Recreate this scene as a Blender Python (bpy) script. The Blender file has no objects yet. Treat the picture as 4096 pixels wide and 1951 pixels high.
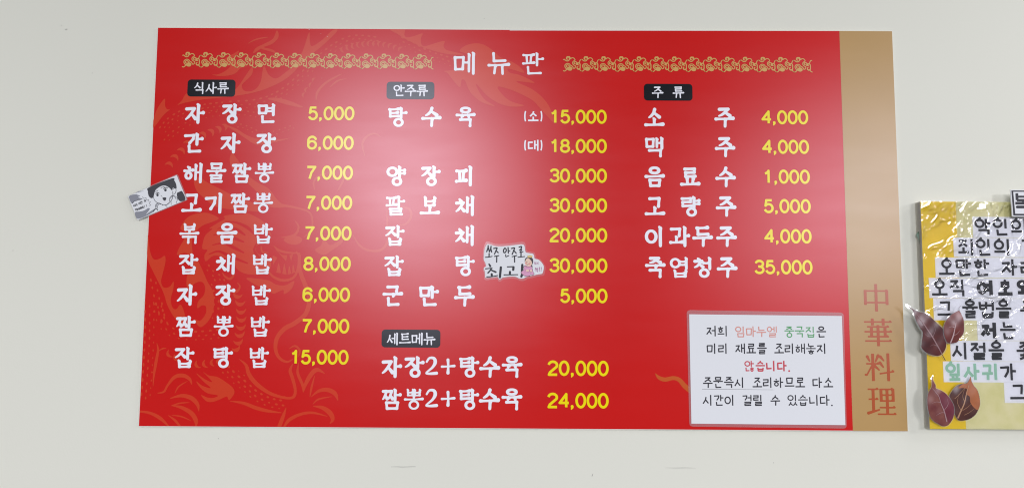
import bpy, math, random
import numpy as np
from mathutils import Matrix, Vector
random.seed(7)
C = bpy.context.scene.collection

# ------------------------------------------------------------------ camera
FPX = 2958.0
AX, AY, AZ = 0.0859, 0.0029, -0.0058
T = np.array([0.0271, 0.0463, 1.7709])
BW, BH, ZC = 1.8, 0.9604, 1.65
def rot3(a, b, c):
    ca, sa, cb, sb, cc, sc = math.cos(a), math.sin(a), math.cos(b), math.sin(b), math.cos(c), math.sin(c)
    return (np.array([[1,0,0],[0,ca,-sa],[0,sa,ca]]) @ np.array([[cb,0,sb],[0,1,0],[-sb,0,cb]])
            @ np.array([[cc,-sc,0],[sc,cc,0],[0,0,1]]))
R = rot3(AX, AY, AZ)
cp = -R.T @ T                                   # x, up, depth
sw = lambda v: np.array([v[0], v[2], v[1]])     # -> blender x, depth, up
CAM = sw(cp) + np.array([0, 0, ZC])
RT, UP, FW = sw(R[0]), sw(R[1]), sw(R[2])
cam = bpy.data.cameras.new('camera'); co = bpy.data.objects.new('camera', cam); C.objects.link(co)
co.matrix_world = Matrix(((RT[0],UP[0],-FW[0],CAM[0]),(RT[1],UP[1],-FW[1],CAM[1]),(RT[2],UP[2],-FW[2],CAM[2]),(0,0,0,1)))
cam.sensor_width = 36; cam.lens = 36*FPX/4096; cam.clip_start = 0.01; cam.clip_end = 60
bpy.context.scene.camera = co

# ------------------------------------------------------------------ world, lamps, exposure
w = bpy.data.worlds.new('World'); bpy.context.scene.world = w; w.use_nodes = True
w.node_tree.nodes['Background'].inputs[0].default_value = (0.93, 0.97, 1.0, 1)
w.node_tree.nodes['Background'].inputs[1].default_value = 0.22
def lamp(x, y, z, sx, sy, power, col=(0.98, 0.97, 1.07)):
    l = bpy.data.lights.new('ceiling_and_fill_lamp', 'AREA'); l.shape = 'RECTANGLE'; l.size = sx; l.size_y = sy
    l.energy = power; l.color = col
    o = bpy.data.objects.new('ceiling_and_fill_lamp', l); o.location = (x, y, z); o.rotation_euler = (math.radians(19), 0, 0); C.objects.link(o)   # all tilted toward the wall, a slant invented to even its light
for x, y, pw, k in ((-1.16, -5.1, 98, 1), (-1.3, -7.9, 180, 1), (-1.4, -11.5, 190, 1), (4.6, -7.2, 235, 1), (5.0, -11.0, 200, 1), (-6.5, -5.1, 26, 1), (-4.1, -1.8, 30, 1),  # deep rows follow the board glare; the far-left lamps are added wall fill
                    (2.3, -1.0, 8, .8), (4.3, -1.6, 22, .9), (5.0, -3.1, 32, .8), (6.0, -3.6, 66, 1.1)):  # added fill lamps: brighten the right wall and put glints in the vinyl
    lamp(x, y, 2.9, 0.8*k, 0.8*k, pw)
sc = bpy.context.scene
sc.view_settings.view_transform = 'Standard'; sc.view_settings.look = 'None'
sc.cycles.filter_width = 1.1; sc.view_settings.exposure = 0.0; sc.view_settings.gamma = 1.0

# ------------------------------------------------------------------ helpers
def P(px, py, dep=0.0):
    """photo pixel -> (x, z) on the plane y = -dep parallel to the wall"""
    px = np.asarray(px, float); py = np.asarray(py, float)
    d = FPX*FW[:, None] + (px.ravel()-2048)*RT[:, None] - (py.ravel()-975.5)*UP[:, None]
    t = (-dep-CAM[1])/d[1]
    return (CAM[0]+d[0]*t).reshape(px.shape), (CAM[2]+d[2]*t).reshape(px.shape)
def pt(px, py, dep=0.0):
    x, z = P([px], [py], dep); return float(x[0]), float(z[0])
def s2l(c):
    return tuple((v/255/12.92 if v/255 <= 0.04045 else ((v/255+0.055)/1.055)**2.4) for v in c)
MATS = {}
def mat(name, rgb, rough=0.4, spec=0.5, noise=None, bump=None, lin=None):
    lin = max(rgb) < 1.5
    if name in MATS: return MATS[name]
    m = bpy.data.materials.new(name); m.use_nodes = True; nt = m.node_tree; b = nt.nodes['Principled BSDF']
    c = rgb if lin else s2l(rgb)
    b.inputs['Base Color'].default_value = (*c, 1); b.inputs['Roughness'].default_value = rough
    b.inputs['Specular IOR Level'].default_value = spec
    tc = nt.nodes.new('ShaderNodeTexCoord')
    if noise:
        sca, amt = noise[:2]; c2 = noise[2] if len(noise) > 2 else None
        n = nt.nodes.new('ShaderNodeTexNoise'); n.inputs['Scale'].default_value = sca; n.inputs['Detail'].default_value = 6
        nt.links.new(tc.outputs['Object'], n.inputs['Vector'])
        r = nt.nodes.new('ShaderNodeValToRGB'); r.color_ramp.elements[0].position = .3; r.color_ramp.elements[1].position = .7
        c2 = s2l(c2) if c2 else tuple(v*(1-amt) for v in c)
        r.color_ramp.elements[0].color = (*c2, 1); r.color_ramp.elements[1].color = (*c, 1)
        nt.links.new(n.outputs['Fac'], r.inputs[0]); nt.links.new(r.outputs[0], b.inputs['Base Color'])
    if bump:
        n = nt.nodes.new('ShaderNodeTexNoise'); n.inputs['Scale'].default_value = bump[0]; n.inputs['Detail'].default_value = 4
        nt.links.new(tc.outputs['Object'], n.inputs['Vector'])
        bp = nt.nodes.new('ShaderNodeBump'); bp.inputs['Strength'].default_value = bump[1]; bp.inputs['Distance'].default_value = bump[2]
        nt.links.new(n.outputs['Fac'], bp.inputs['Height']); nt.links.new(bp.outputs[0], b.inputs['Normal'])
    MATS[name] = m; return m
def sheen(name, c, rough, grain=0.0):
    """printed vinyl: flat colour under a satin lamination (soft-edged reflections)"""
    if name in MATS: return MATS[name]
    if max(c) > 1.5: c = s2l(c)
    m = bpy.data.materials.new(name); m.use_nodes = True; nt = m.node_tree; N = nt.nodes
    N.remove(N['Principled BSDF']); out = N['Material Output']
    df = N.new('ShaderNodeBsdfDiffuse'); df.inputs[0].default_value = (*c, 1)
    tc = N.new('ShaderNodeTexCoord')
    if grain:      # slight wear and unevenness of the ink
        n = N.new('ShaderNodeTexNoise'); n.inputs['Scale'].default_value = 3.2; n.inputs['Detail'].default_value = 8; n.inputs['Roughness'].default_value = .62
        nt.links.new(tc.outputs['Object'], n.inputs['Vector'])
        r = N.new('ShaderNodeValToRGB'); r.color_ramp.elements[0].position = .32; r.color_ramp.elements[1].position = .68
        r.color_ramp.elements[0].color = (*[v*(1-grain) for v in c], 1); r.color_ramp.elements[1].color = (*c, 1)
        nt.links.new(n.outputs['Fac'], r.inputs[0]); nt.links.new(r.outputs[0], df.inputs[0])
    g = N.new('ShaderNodeBsdfGlossy'); g.distribution = 'BECKMANN'; g.inputs['Roughness'].default_value = rough
    # faint drawn-film ripple: roughness wanders a little over the sheet
    g.inputs['Color'].default_value = (.90, .93, 1.0, 1)
    n2 = N.new('ShaderNodeTexNoise'); n2.inputs['Scale'].default_value = 5; n2.inputs['Detail'].default_value = 6
    mp = N.new('ShaderNodeMapping'); mp.inputs['Scale'].default_value = (1, 1, 5)
    nt.links.new(tc.outputs['Object'], mp.inputs[0]); nt.links.new(mp.outputs[0], n2.inputs['Vector'])
    mr = N.new('ShaderNodeMapRange'); mr.inputs[3].default_value = rough*.93; mr.inputs[4].default_value = rough*1.07
    nt.links.new(n2.outputs['Fac'], mr.inputs[0]); nt.links.new(mr.outputs[0], g.inputs['Roughness'])
    fr = N.new('ShaderNodeFresnel'); fr.inputs[0].default_value = 1.48
    mx = N.new('ShaderNodeMixShader'); nt.links.new(fr.outputs[0], mx.inputs[0]); nt.links.new(df.outputs[0], mx.inputs[1]); nt.links.new(g.outputs[0], mx.inputs[2])
    nt.links.new(mx.outputs[0], out.inputs[0]); MATS[name] = m; return m
def film(name, milk, rough, gl=1.0, tint=(1,1,1)):
    """clear plastic: transparent + a little milky diffuse + Fresnel gloss"""
    if name in MATS: return MATS[name]
    m = bpy.data.materials.new(name); m.use_nodes = True; nt = m.node_tree; N = nt.nodes
    N.remove(N['Principled BSDF']); out = N['Material Output']
    tr = N.new('ShaderNodeBsdfTransparent'); tr.inputs[0].default_value = (*tint, 1)
    df = N.new('ShaderNodeBsdfDiffuse'); df.inputs[0].default_value = (.85, .85, .88, 1)
    g = N.new('ShaderNodeBsdfGlossy'); g.inputs['Roughness'].default_value = rough
    m1 = N.new('ShaderNodeMixShader'); m1.inputs[0].default_value = milk
    nt.links.new(tr.outputs[0], m1.inputs[1]); nt.links.new(df.outputs[0], m1.inputs[2])
    fr = N.new('ShaderNodeFresnel'); fr.inputs[0].default_value = 1.5
    mu = N.new('ShaderNodeMath'); mu.operation = 'MULTIPLY'; mu.inputs[1].default_value = gl
    nt.links.new(fr.outputs[0], mu.inputs[0])
    m2 = N.new('ShaderNodeMixShader'); nt.links.new(mu.outputs[0], m2.inputs[0])
    nt.links.new(m1.outputs[0], m2.inputs[1]); nt.links.new(g.outputs[0], m2.inputs[2])
    nt.links.new(m2.outputs[0], out.inputs[0]); MATS[name] = m; return m

def link(name, me, m, parent=None, label=None):
    o = bpy.data.objects.new(name, me); C.objects.link(o)
    if m and not me.materials: me.materials.append(m)
    if parent: o.parent = parent
    if label: o['label'] = label
    return o
def thing(name, label, cat, loc=(0, 0, 0), group=None):
    o = bpy.data.objects.new(name, None); C.objects.link(o); o.location = loc
    o.empty_display_size = .05; o['label'] = label; o['category'] = cat
    if group: o['group'] = group
    return o
def place(o, parent):           # geometry is written in world coordinates: undo the parent's place
    if parent:
        q = parent; off = Vector((0, 0, 0))
        while q: off = off + q.location; q = q.parent
        o.location = -off if not parent.parent else -Vector(parent.location) - Vector(parent.parent.location)
        o.parent = parent
    return o
def obj(name, V, F, m, parent=None, label=None):
    me = bpy.data.meshes.new(name); me.from_pydata([tuple(map(float, v)) for v in V], [], F); me.update()
    o = link(name, me, m, None, label); return place(o, parent)
def slab(poly, y0, y1):
    """poly: list of (x,z) clockwise seen from the front; front face at y0, back at y1"""
    n = len(poly); a = sum(poly[i][0]*poly[(i+1) % n][1]-poly[(i+1) % n][0]*poly[i][1] for i in range(n))
    if a < 0: poly = poly[::-1]
    V = [(x, y0, z) for x, z in poly]+[(x, y1, z) for x, z in poly]
    F = [tuple(range(n)), tuple(range(2*n-1, n-1, -1))]+[((i+1) % n, i, i+n, (i+1) % n+n) for i in range(n)]
    return V, F
def rrect(x0, z0, x1, z1, r, n=6):
    o = []
    for cx, cz, a0 in ((x1-r, z1-r, 0), (x0+r, z1-r, 90), (x0+r, z0+r, 180), (x1-r, z0+r, 270)):
        for k in range(n+1):
            a = math.radians(a0+90*k/n); o.append((cx+r*math.cos(a), cz+r*math.sin(a)))
    return o

# ---- 2D fields -> meshes (marching squares), used for all flat print and cut-outs
def seg_field(X, Y, pts, rad, flat=False):
    """union of tapered capsules along pts"""
    f = np.full(X.shape, -9.0)
    n = len(pts)
    for i in range(n-1):
        (x0, y0), (x1, y1) = pts[i], pts[i+1]; r0, r1 = rad[i], rad[i+1]
        dx, dy = x1-x0, y1-y0; L2 = dx*dx+dy*dy+1e-12
        t = ((X-x0)*dx+(Y-y0)*dy)/L2; tc = np.clip(t, 0, 1)
        d = np.hypot(X-x0-tc*dx, Y-y0-tc*dy); g = (r0+(r1-r0)*tc)-d
        if flat:
            L = math.sqrt(L2)
            if i == 0: g = np.minimum(g, t*L+.15*r0)
            if i == n-2: g = np.minimum(g, (1-t)*L+.15*r1)
        f = np.maximum(f, g)
    return f
def poly_field(X, Y, pts):
    ins = np.zeros(X.shape, bool); d = np.full(X.shape, 1e9); n = len(pts)
    for i in range(n):
        (x0, y0), (x1, y1) = pts[i], pts[(i+1) % n]
        dx, dy = x1-x0, y1-y0; L2 = dx*dx+dy*dy+1e-12
        t = np.clip(((X-x0)*dx+(Y-y0)*dy)/L2, 0, 1)
        d = np.minimum(d, np.hypot(X-x0-t*dx, Y-y0-t*dy))
        if y0 != y1:
            c = ((y0 > Y) != (y1 > Y)) & (X < (x1-x0)*(Y-y0)/(y1-y0)+x0); ins ^= c
    return np.where(ins, d, -d)
def smooth(pts, closed=False, n=5):
    m = len(pts); o = []
    rng = range(m if closed else m-1)
    for i in rng:
        g = (lambda k: pts[k % m]) if closed else (lambda k: pts[min(max(k, 0), m-1)])
        a, b, c, d = [np.array(g(i+k), float) for k in (-1, 0, 1, 2)]
        for k in range(n):
            t = k/n; o.append(tuple(.5*((2*b)+(c-a)*t+(2*a-5*b+4*c-d)*t*t+(3*b-a-3*c+d)*t**3)))
    if not closed: o.append(tuple(pts[-1]))
    return o
def march(F, xs, ys, fine=False):
    """inside = F>0; returns 2D verts and faces; full cells merged in runs"""
    V, Q = [], []; I = F > 0
    cnt = I[:-1, :-1].astype(int)+I[1:, :-1]+I[:-1, 1:]+I[1:, 1:]
    full = cnt == 4
    for j in range(full.shape[0]):
        row = full[j]; i = 0; n = len(row)
        if row.any():
            e = np.flatnonzero(np.diff(np.concatenate(([0], row.astype(int), [0]))))
            for a, b in (zip(e[::2], e[1::2]) if not fine else [(q_, q_+1) for q_ in np.flatnonzero(row)]):
                k = len(V); V += [(xs[a], ys[j]), (xs[b], ys[j]), (xs[b], ys[j+1]), (xs[a], ys[j+1])]; Q.append((k, k+1, k+2, k+3))
    jj, ii = np.nonzero((cnt > 0) & (cnt < 4))
    for j, i in zip(jj, ii):
        c = ((xs[i], ys[j], F[j, i]), (xs[i+1], ys[j], F[j, i+1]), (xs[i+1], ys[j+1], F[j+1, i+1]), (xs[i], ys[j+1], F[j+1, i]))
        k = len(V); q = []
        for a in range(4):
            p, r = c[a], c[(a+1) % 4]
            if p[2] > 0: q.append((p[0], p[1]))
            if (p[2] > 0) != (r[2] > 0):
                t = p[2]/(p[2]-r[2]); q.append((p[0]+(r[0]-p[0])*t, p[1]+(r[1]-p[1])*t))
        V += q; Q.append(tuple(range(k, k+len(q))))
    return V, Q
class Art:
    """shapes drawn in photo pixels (origin ox,oy, zoom s) meshed onto a plane"""
    def __init__(s, x0, y0, x1, y1, step=1.5):
        s.xs = np.arange(x0, x1+step, step); s.ys = np.arange(y0, y1+step, step)
        s.F = np.full((len(s.ys), len(s.xs)), -50.0)
        s.o = (0, 0, 1)
    def org(s, ox, oy, k): s.o = (ox, oy, k); return s
    def _m(s, pts): return [(s.o[0]+x/s.o[2], s.o[1]+y/s.o[2]) for x, y in pts]
    def _box(s, pts, pad):
        a = np.array(pts); x0, y0 = a.min(0)-pad; x1, y1 = a.max(0)+pad
        i0, i1 = np.searchsorted(s.xs, [x0, x1]); j0, j1 = np.searchsorted(s.ys, [y0, y1])
        return slice(max(j0-1, 0), j1+1), slice(max(i0-1, 0), i1+1)
    def _put(s, bx, f, cut):
        if s.F[bx].size == 0: return
        s.F[bx] = np.minimum(s.F[bx], -f) if cut else np.maximum(s.F[bx], f)
    def stroke(s, pts, r, cut=False, sm=True, flat=False):
        pts = s._m(pts); n0 = len(pts)
        rr = list(r) if isinstance(r, (list, tuple)) else [r]*n0
        if len(rr) != n0: rr = list(np.interp(np.linspace(0, 1, n0), np.linspace(0, 1, len(rr)), rr))
        q = [(x, y, a/s.o[2]) for (x, y), a in zip(pts, rr)]
        if sm and n0 > 2: q = smooth(q)
        p2 = [(a[0], a[1]) for a in q]; r2 = [max(a[2], .01) for a in q]
        bx = s._box(p2, max(r2)+3); X, Y = np.meshgrid(s.xs[bx[1]], s.ys[bx[0]])
        if X.size: s._put(bx, seg_field(X, Y, p2, r2, flat), cut)
    def poly(s, pts, cut=False, sm=True):
        p2 = s._m(pts)
        if sm: p2 = smooth(p2, True, 4)
        bx = s._box(p2, 3); X, Y = np.meshgrid(s.xs[bx[1]], s.ys[bx[0]])
        if X.size: s._put(bx, poly_field(X, Y, p2), cut)
    def dot(s, x, y, rx, ry=None, a=0, cut=False):
        ry = ry or rx; ca, sa = math.cos(a), math.sin(a)
        s.poly([(x+rx*math.cos(t)*ca-ry*math.sin(t)*sa, y+rx*math.cos(t)*sa+ry*math.sin(t)*ca) for t in np.linspace(0, 2*math.pi, 13)[:-1]], cut, False)
    def mesh(s, name, m, parent, y, dep=0.0, label=None, dome=None):
        V, Q = march(s.F, s.xs, s.ys, dome is not None)
        if not V: return None
        a = np.array(V); X, Z = P(a[:, 0], a[:, 1], dep)
        Yv = np.full(len(X), y)
        if dome is not None: Yv = y-dome(a[:, 0], a[:, 1])
        o = obj(name, list(zip(X, Yv, Z)), [q for q in Q], m, parent, label)
        if dome is not None:
            import bmesh
            bm = bmesh.new(); bm.from_mesh(o.data); bmesh.ops.remove_doubles(bm, verts=bm.verts, dist=1e-6)
            for f in bm.faces: f.smooth = True
            bm.to_mesh(o.data); bm.free()
        return o

# ------------------------------------------------------------------ lettering engine
CHO = 'ㄱㄲㄴㄷㄸㄹㅁㅂㅃㅅㅆㅇㅈㅉㅊㅋㅌㅍㅎ'
JUNG = 'ㅏㅐㅑㅒㅓㅔㅕㅖㅗㅘㅙㅚㅛㅜㅝㅞㅟㅠㅡㅢㅣ'
JONG = ['', 'ㄱ', 'ㄲ', 'ㄳ', 'ㄴ', 'ㄵ', 'ㄶ', 'ㄷ', 'ㄹ', 'ㄺ', 'ㄻ', 'ㄼ', 'ㄽ', 'ㄾ', 'ㄿ', 'ㅀ', 'ㅁ', 'ㅂ', 'ㅄ', 'ㅅ', 'ㅆ', 'ㅇ', 'ㅈ', 'ㅊ', 'ㅋ', 'ㅌ', 'ㅍ', 'ㅎ']
DBL = {'ㄲ': 'ㄱㄱ', 'ㅃ': 'ㅂㅂ', 'ㅉ': 'ㅈㅈ', 'ㅆ': 'ㅅㅅ', 'ㄶ': 'ㄴㅎ'}
def jamo(c, side, fin):
    """strokes (kind, points) in a unit box, y down; side = stands left of a vertical vowel"""
    if c == 'ㄱ':
        if fin: return [('c', [(0, .08), (.95, .05), (.93, 1)])]
        return [('c', [(0, .1), (.92, .04), (.86, .5), (.5, 1)])] if side else [('c', [(.02, .08), (.93, .04), (.86, 1)])]
    if c == 'ㄴ': return [('c', [(.08, 0), (.12, .92), (1, .86)])]
    if c == 'ㄷ': return [('h', [(0, .05), (.95, .02)]), ('c', [(.08, .08), (.1, .95), (1, .9)])]
    if c == 'ㅌ': return [('h', [(0, .05), (.95, .02)]), ('h', [(.1, .5), (.9, .47)]), ('c', [(.08, .08), (.1, .95), (1, .9)])]
    if c == 'ㄹ': return [('c', [(0, .06), (.95, .03), (.92, .46), (.06, .5), (.08, .97), (1, .93)])]
    if c == 'ㅁ': return [('c', [(.03, .03), (.1, .97), (.9, .95), (.97, .03), (.03, .05)])]
    if c == 'ㅂ': return [('v', [(.04, 0), (.1, .97)]), ('v', [(.96, 0), (.9, .97)]), ('h', [(.08, .48), (.92, .46)]), ('h', [(.1, .97), (.9, .95)])]
    if c == 'ㅅ': return [('l', [(.55, 0), (.46, .42), (0, 1)]), ('r', [(.48, .42), (1, .95)])]
    if c == 'ㅈ': return [('l', [(.05, .08), (.86, .04), (.58, .45), (0, 1)]), ('r', [(.55, .5), (1, .95)])]
    if c == 'ㅊ': return [('r', [(.4, -.06), (.58, .1)]), ('l', [(.03, .28), (.9, .24), (.58, .58), (0, 1)]), ('r', [(.55, .62), (1, .96)])]
    if c == 'ㅍ': return [('h', [(.02, .05), (.98, .02)]), ('v', [(.3, .08), (.36, .92)]), ('v', [(.74, .06), (.68, .9)]), ('h', [(0, .97), (1, .9)])]
    if c == 'ㅎ': return [('r', [(.38, -.04), (.58, .06)]), ('h', [(0, .3), (1, .25)]), ('o', (.16, .47, .84, 1))]
    if c == 'ㅇ': return [('o', (0, 0, 1, 1))]
    return []
def vowel(c):
    H = .46
    return {'ㅏ': [('V', [(.25, 0), (.25, 1)]), ('h', [(.3, H), (1, H)])],
            'ㅑ': [('V', [(.25, 0), (.25, 1)]), ('h', [(.3, .33), (1, .33)]), ('h', [(.3, .62), (1, .62)])],
            'ㅓ': [('h', [(0, H), (.7, H)]), ('V', [(.78, 0), (.78, 1)])],
            'ㅕ': [('h', [(0, .33), (.7, .33)]), ('h', [(0, .62), (.7, .62)]), ('V', [(.78, 0), (.78, 1)])],
            'ㅣ': [('V', [(.5, 0), (.5, 1)])],
            'ㅐ': [('v', [(.12, .06), (.12, .86)]), ('h', [(.15, H), (.8, H)]), ('V', [(.85, 0), (.85, 1)])],
            'ㅔ': [('h', [(-.3, H), (.25, H)]), ('v', [(.32, .06), (.32, .9)]), ('V', [(.88, 0), (.88, 1)])],
            'ㅗ': [('v', [(.5, 0), (.5, .95)]), ('H', [(0, 1), (1, .97)])],
            'ㅛ': [('v', [(.32, 0), (.35, .95)]), ('v', [(.68, 0), (.65, .95)]), ('H', [(0, 1), (1, .97)])],
            'ㅜ': [('H', [(0, .04), (1, 0)]), ('v', [(.55, .05), (.53, 1)])],
            'ㅠ': [('H', [(0, .04), (1, 0)]), ('v', [(.33, .05), (.28, .95)]), ('v', [(.67, .05), (.7, 1)])],
            'ㅡ': [('H', [(0, .55), (1, .5)])]}[c]
COMP = {'ㅘ': 'ㅗㅏ', 'ㅚ': 'ㅗㅣ', 'ㅟ': 'ㅜㅣ', 'ㅢ': 'ㅡㅣ'}
def boxed(st, b):
    x0, y0, x1, y1 = b; o = []
    for k, p in st:
        if k == 'o': o.append((k, (x0+p[0]*(x1-x0), y0+p[1]*(y1-y0), x0+p[2]*(x1-x0), y0+p[3]*(y1-y0))))
        else: o.append((k, [(x0+x*(x1-x0), y0+y*(y1-y0)) for x, y in p]))
    return o
def cons(c, b, side, fin):
    if c in DBL:
        x0, y0, x1, y1 = b; g = .05*(x1-x0); m = (x0+x1)/2
        return boxed(jamo(DBL[c][0], side, fin), (x0, y0, m-g, y1))+boxed(jamo(DBL[c][1], side, fin), (m+g, y0, x1, y1))
    return boxed(jamo(c, side, fin), b)
def arc(cx, cy, rx, ry, a0, a1, n=16):
    return [(cx+rx*math.cos(math.radians(a)), cy+ry*math.sin(math.radians(a))) for a in np.linspace(a0, a1, n)]
def digit(c):
    w = .645
    return {'0': [('d', arc(w/2, .5, w/2, .5, 0, 360, 29))],
            '1': [('d', [(.10, .24), (.26, .19), (.38, .02), (.38, 1)])],
            '2': [('d', arc(w/2, .27, w/2, .27, 190, 385, 14)+[(.1, .82), (.02, 1), (w, 1)])],
            '3': [('d', arc(w/2, .245, w*.46, .245, 195, 450, 16)[:-1]+[(.26, .47)]), ('d', [(.24, .47)]+arc(w/2, .725, w/2, .265, 275, 525, 16))],
            '4': [('d', [(.5, 1), (.5, .02), (.0, .68), (w+.04, .68)])],
            '5': [('d', [(.58, .02), (.14, .02), (.07, .47)]+arc(w/2, .67, w/2, .33, 222, 520, 18)[1:])],
            '6': [('d', arc(w/2, .68, w/2, .31, 180, 540, 22)), ('d', [(.0, .68), (.0, .45)]+arc(w/2, .33, w/2, .33, 195, 335, 10))],
            '7': [('d', [(0, .03), (w, .03), (.34, .5), (.2, 1)])],
            '8': [('d', arc(w/2, .245, w*.42, .235, 0, 360, 24)), ('d', arc(w/2, .73, w/2, .265, 0, 360, 24))],
            ',': [('d', [(.06, .95), (.07, 1.02), (.0, 1.16)])], '.': [('d', [(.05, .99), (.06, .99)])]}[c]
# the four characters printed down the gold strip: thick uprights, thin level strokes
HAN = {'中': [('n', [(.08, .25), (.92, .25)]), ('n', [(.08, .68), (.92, .68)]), ('w', [(.1, .22), (.1, .76)]), ('w', [(.9, .22), (.9, .76)]), ('w', [(.5, 0), (.5, 1)])],
       '華': [('n', [(.0, .12), (1, .12)]), ('w', [(.3, 0), (.3, .24)]), ('w', [(.7, 0), (.7, .24)]), ('n', [(.1, .3), (.9, .3)]), ('n', [(0, .48), (1, .48)]),
              ('n', [(.12, .66), (.88, .66)]), ('n', [(.02, .82), (.98, .82)]), ('w', [(.5, .24), (.5, 1)]), ('w', [(.26, .32), (.26, .64)]), ('w', [(.76, .32), (.76, .64)])],
       '料': [('n', [(0, .38), (.46, .38)]), ('w', [(.24, .02), (.24, 1)]), ('t', [(.04, .12), (.12, .28)]), ('t', [(.44, .08), (.34, .3)]), ('n', [(.22, .42), (.0, .8)]),
              ('t', [(.28, .44), (.46, .6)]), ('t', [(.52, .12), (.64, .26)]), ('t', [(.5, .34), (.62, .5)]), ('n', [(.48, .74), (1, .66)]), ('w', [(.8, 0), (.8, 1)])],
       '理': [('n', [(.0, .06), (.38, .06)]), ('n', [(.02, .42), (.36, .42)]), ('w', [(.19, .06), (.19, .86)]), ('t', [(.0, .92), (.4, .8)]),
              ('w', [(.48, .04), (.48, .5)]), ('w', [(.92, .04), (.92, .5)]), ('n', [(.48, .06), (.92, .06)]), ('n', [(.48, .27), (.92, .27)]), ('n', [(.48, .48), (.92, .48)]),
              ('w', [(.7, .06), (.7, .96)]), ('n', [(.42, .72), (.98, .72)]), ('n', [(.34, .96), (1, .96)])]}
def strokes(ch):
    if ch in HAN: return HAN[ch]
    if ch in '0123456789,.': return digit(ch)
    if ch == '+': return [('h', [(.05, .55), (.95, .5)]), ('v', [(.52, .12), (.5, .95)])]
    if ch == '(': return [('p', arc(.9, .5, .6, .62, 130, 230, 10)[::-1])]
    if ch == ')': return [('p', arc(.1, .5, .6, .62, -50, 50, 10))]
    if ch == '!': return [('v', [(.5, 0), (.48, .62)]), ('v', [(.46, .9), (.46, .96)])]
    k = ord(ch)-0xAC00; i, v, f = CHO[k//588], JUNG[k % 588//28], JONG[k % 28]
    o = []
    if v in COMP:
        hb, vb = COMP[v]
        if v == 'ㅢ': o += cons(i, (.04, .12, .58, .6), 0, 0)+boxed(vowel(hb), (0, .7, .7, .85))
        elif v == 'ㅟ': o += cons(i, (.06, .1, .58, .5), 0, 0)+boxed(vowel(hb), (0, .6, .7, 1))
        else: o += cons(i, (.04, .08, .58, .46), 0, 0)+boxed(vowel(hb), (0, .52, .68, .82))
        o += boxed(vowel(vb), (.76, 0, 1.04, 1)); return o
    if v in 'ㅏㅑㅓㅕㅐㅔㅣ':
        left = v in 'ㅓㅕ'; dbl = v in 'ㅐㅔ'
        x1 = .5 if left else (.46 if dbl else .56)
        vb = (.6 if left else (.6 if dbl else .62))
        vx = (.54 if left else vb, 1.0)
        if f:
            o += cons(i, (.02, .06, x1, .5), 1, 0)+boxed(vowel(v), (vx[0], 0, vx[1], .58))
            fb = (.3, .62, .84, 1) if f == 'ㅇ' else (.2, .67, .9, 1)
            if f in DBL: fb = (.1, .66, .98, 1)
            o += cons(f, fb, 0, 1)
        else:
            o += cons(i, (0, .2, x1, .82), 1, 0)+boxed(vowel(v), (vx[0], 0, vx[1], 1))
        return o
    if f:
        top = (.2, 0, .8, .3)
        if i in DBL: top = (.14, 0, .86, .3)
        if v == 'ㅗ': o += cons(i, top, 0, 0)+boxed(vowel(v), (0, .33, 1, .5))
        elif v in 'ㅜㅠ': o += cons(i, (top[0], 0, top[2], .25), 0, 0)+boxed(vowel(v), (0, .385, 1, .52))
        else: o += cons(i, (top[0], 0, top[2], .3), 0, 0)+boxed(vowel(v), (0, .36, 1, .56))
        fb = (.26, .6, .76, 1) if f == 'ㅇ' else (.2, .63 if v in 'ㅜㅠ' else .67, .82, 1)
        if f in DBL: fb = (.14, .66, .9, 1)
        o += cons(f, fb, 0, 1)
    elif v in 'ㅗㅛ': o += cons(i, (.2, .05, .8, .5), 0, 0)+boxed(vowel(v), (0, .56, 1, .9))
    elif v in 'ㅜㅠ': o += cons(i, (.18, .02, .82, .42), 0, 0)+boxed(vowel(v), (0, .56, 1, 1))
    else: o += cons(i, (.18, .05, .82, .58), 0, 0)+boxed(vowel(v), (0, .68, 1, .95))
    return o
GC = {}
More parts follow.
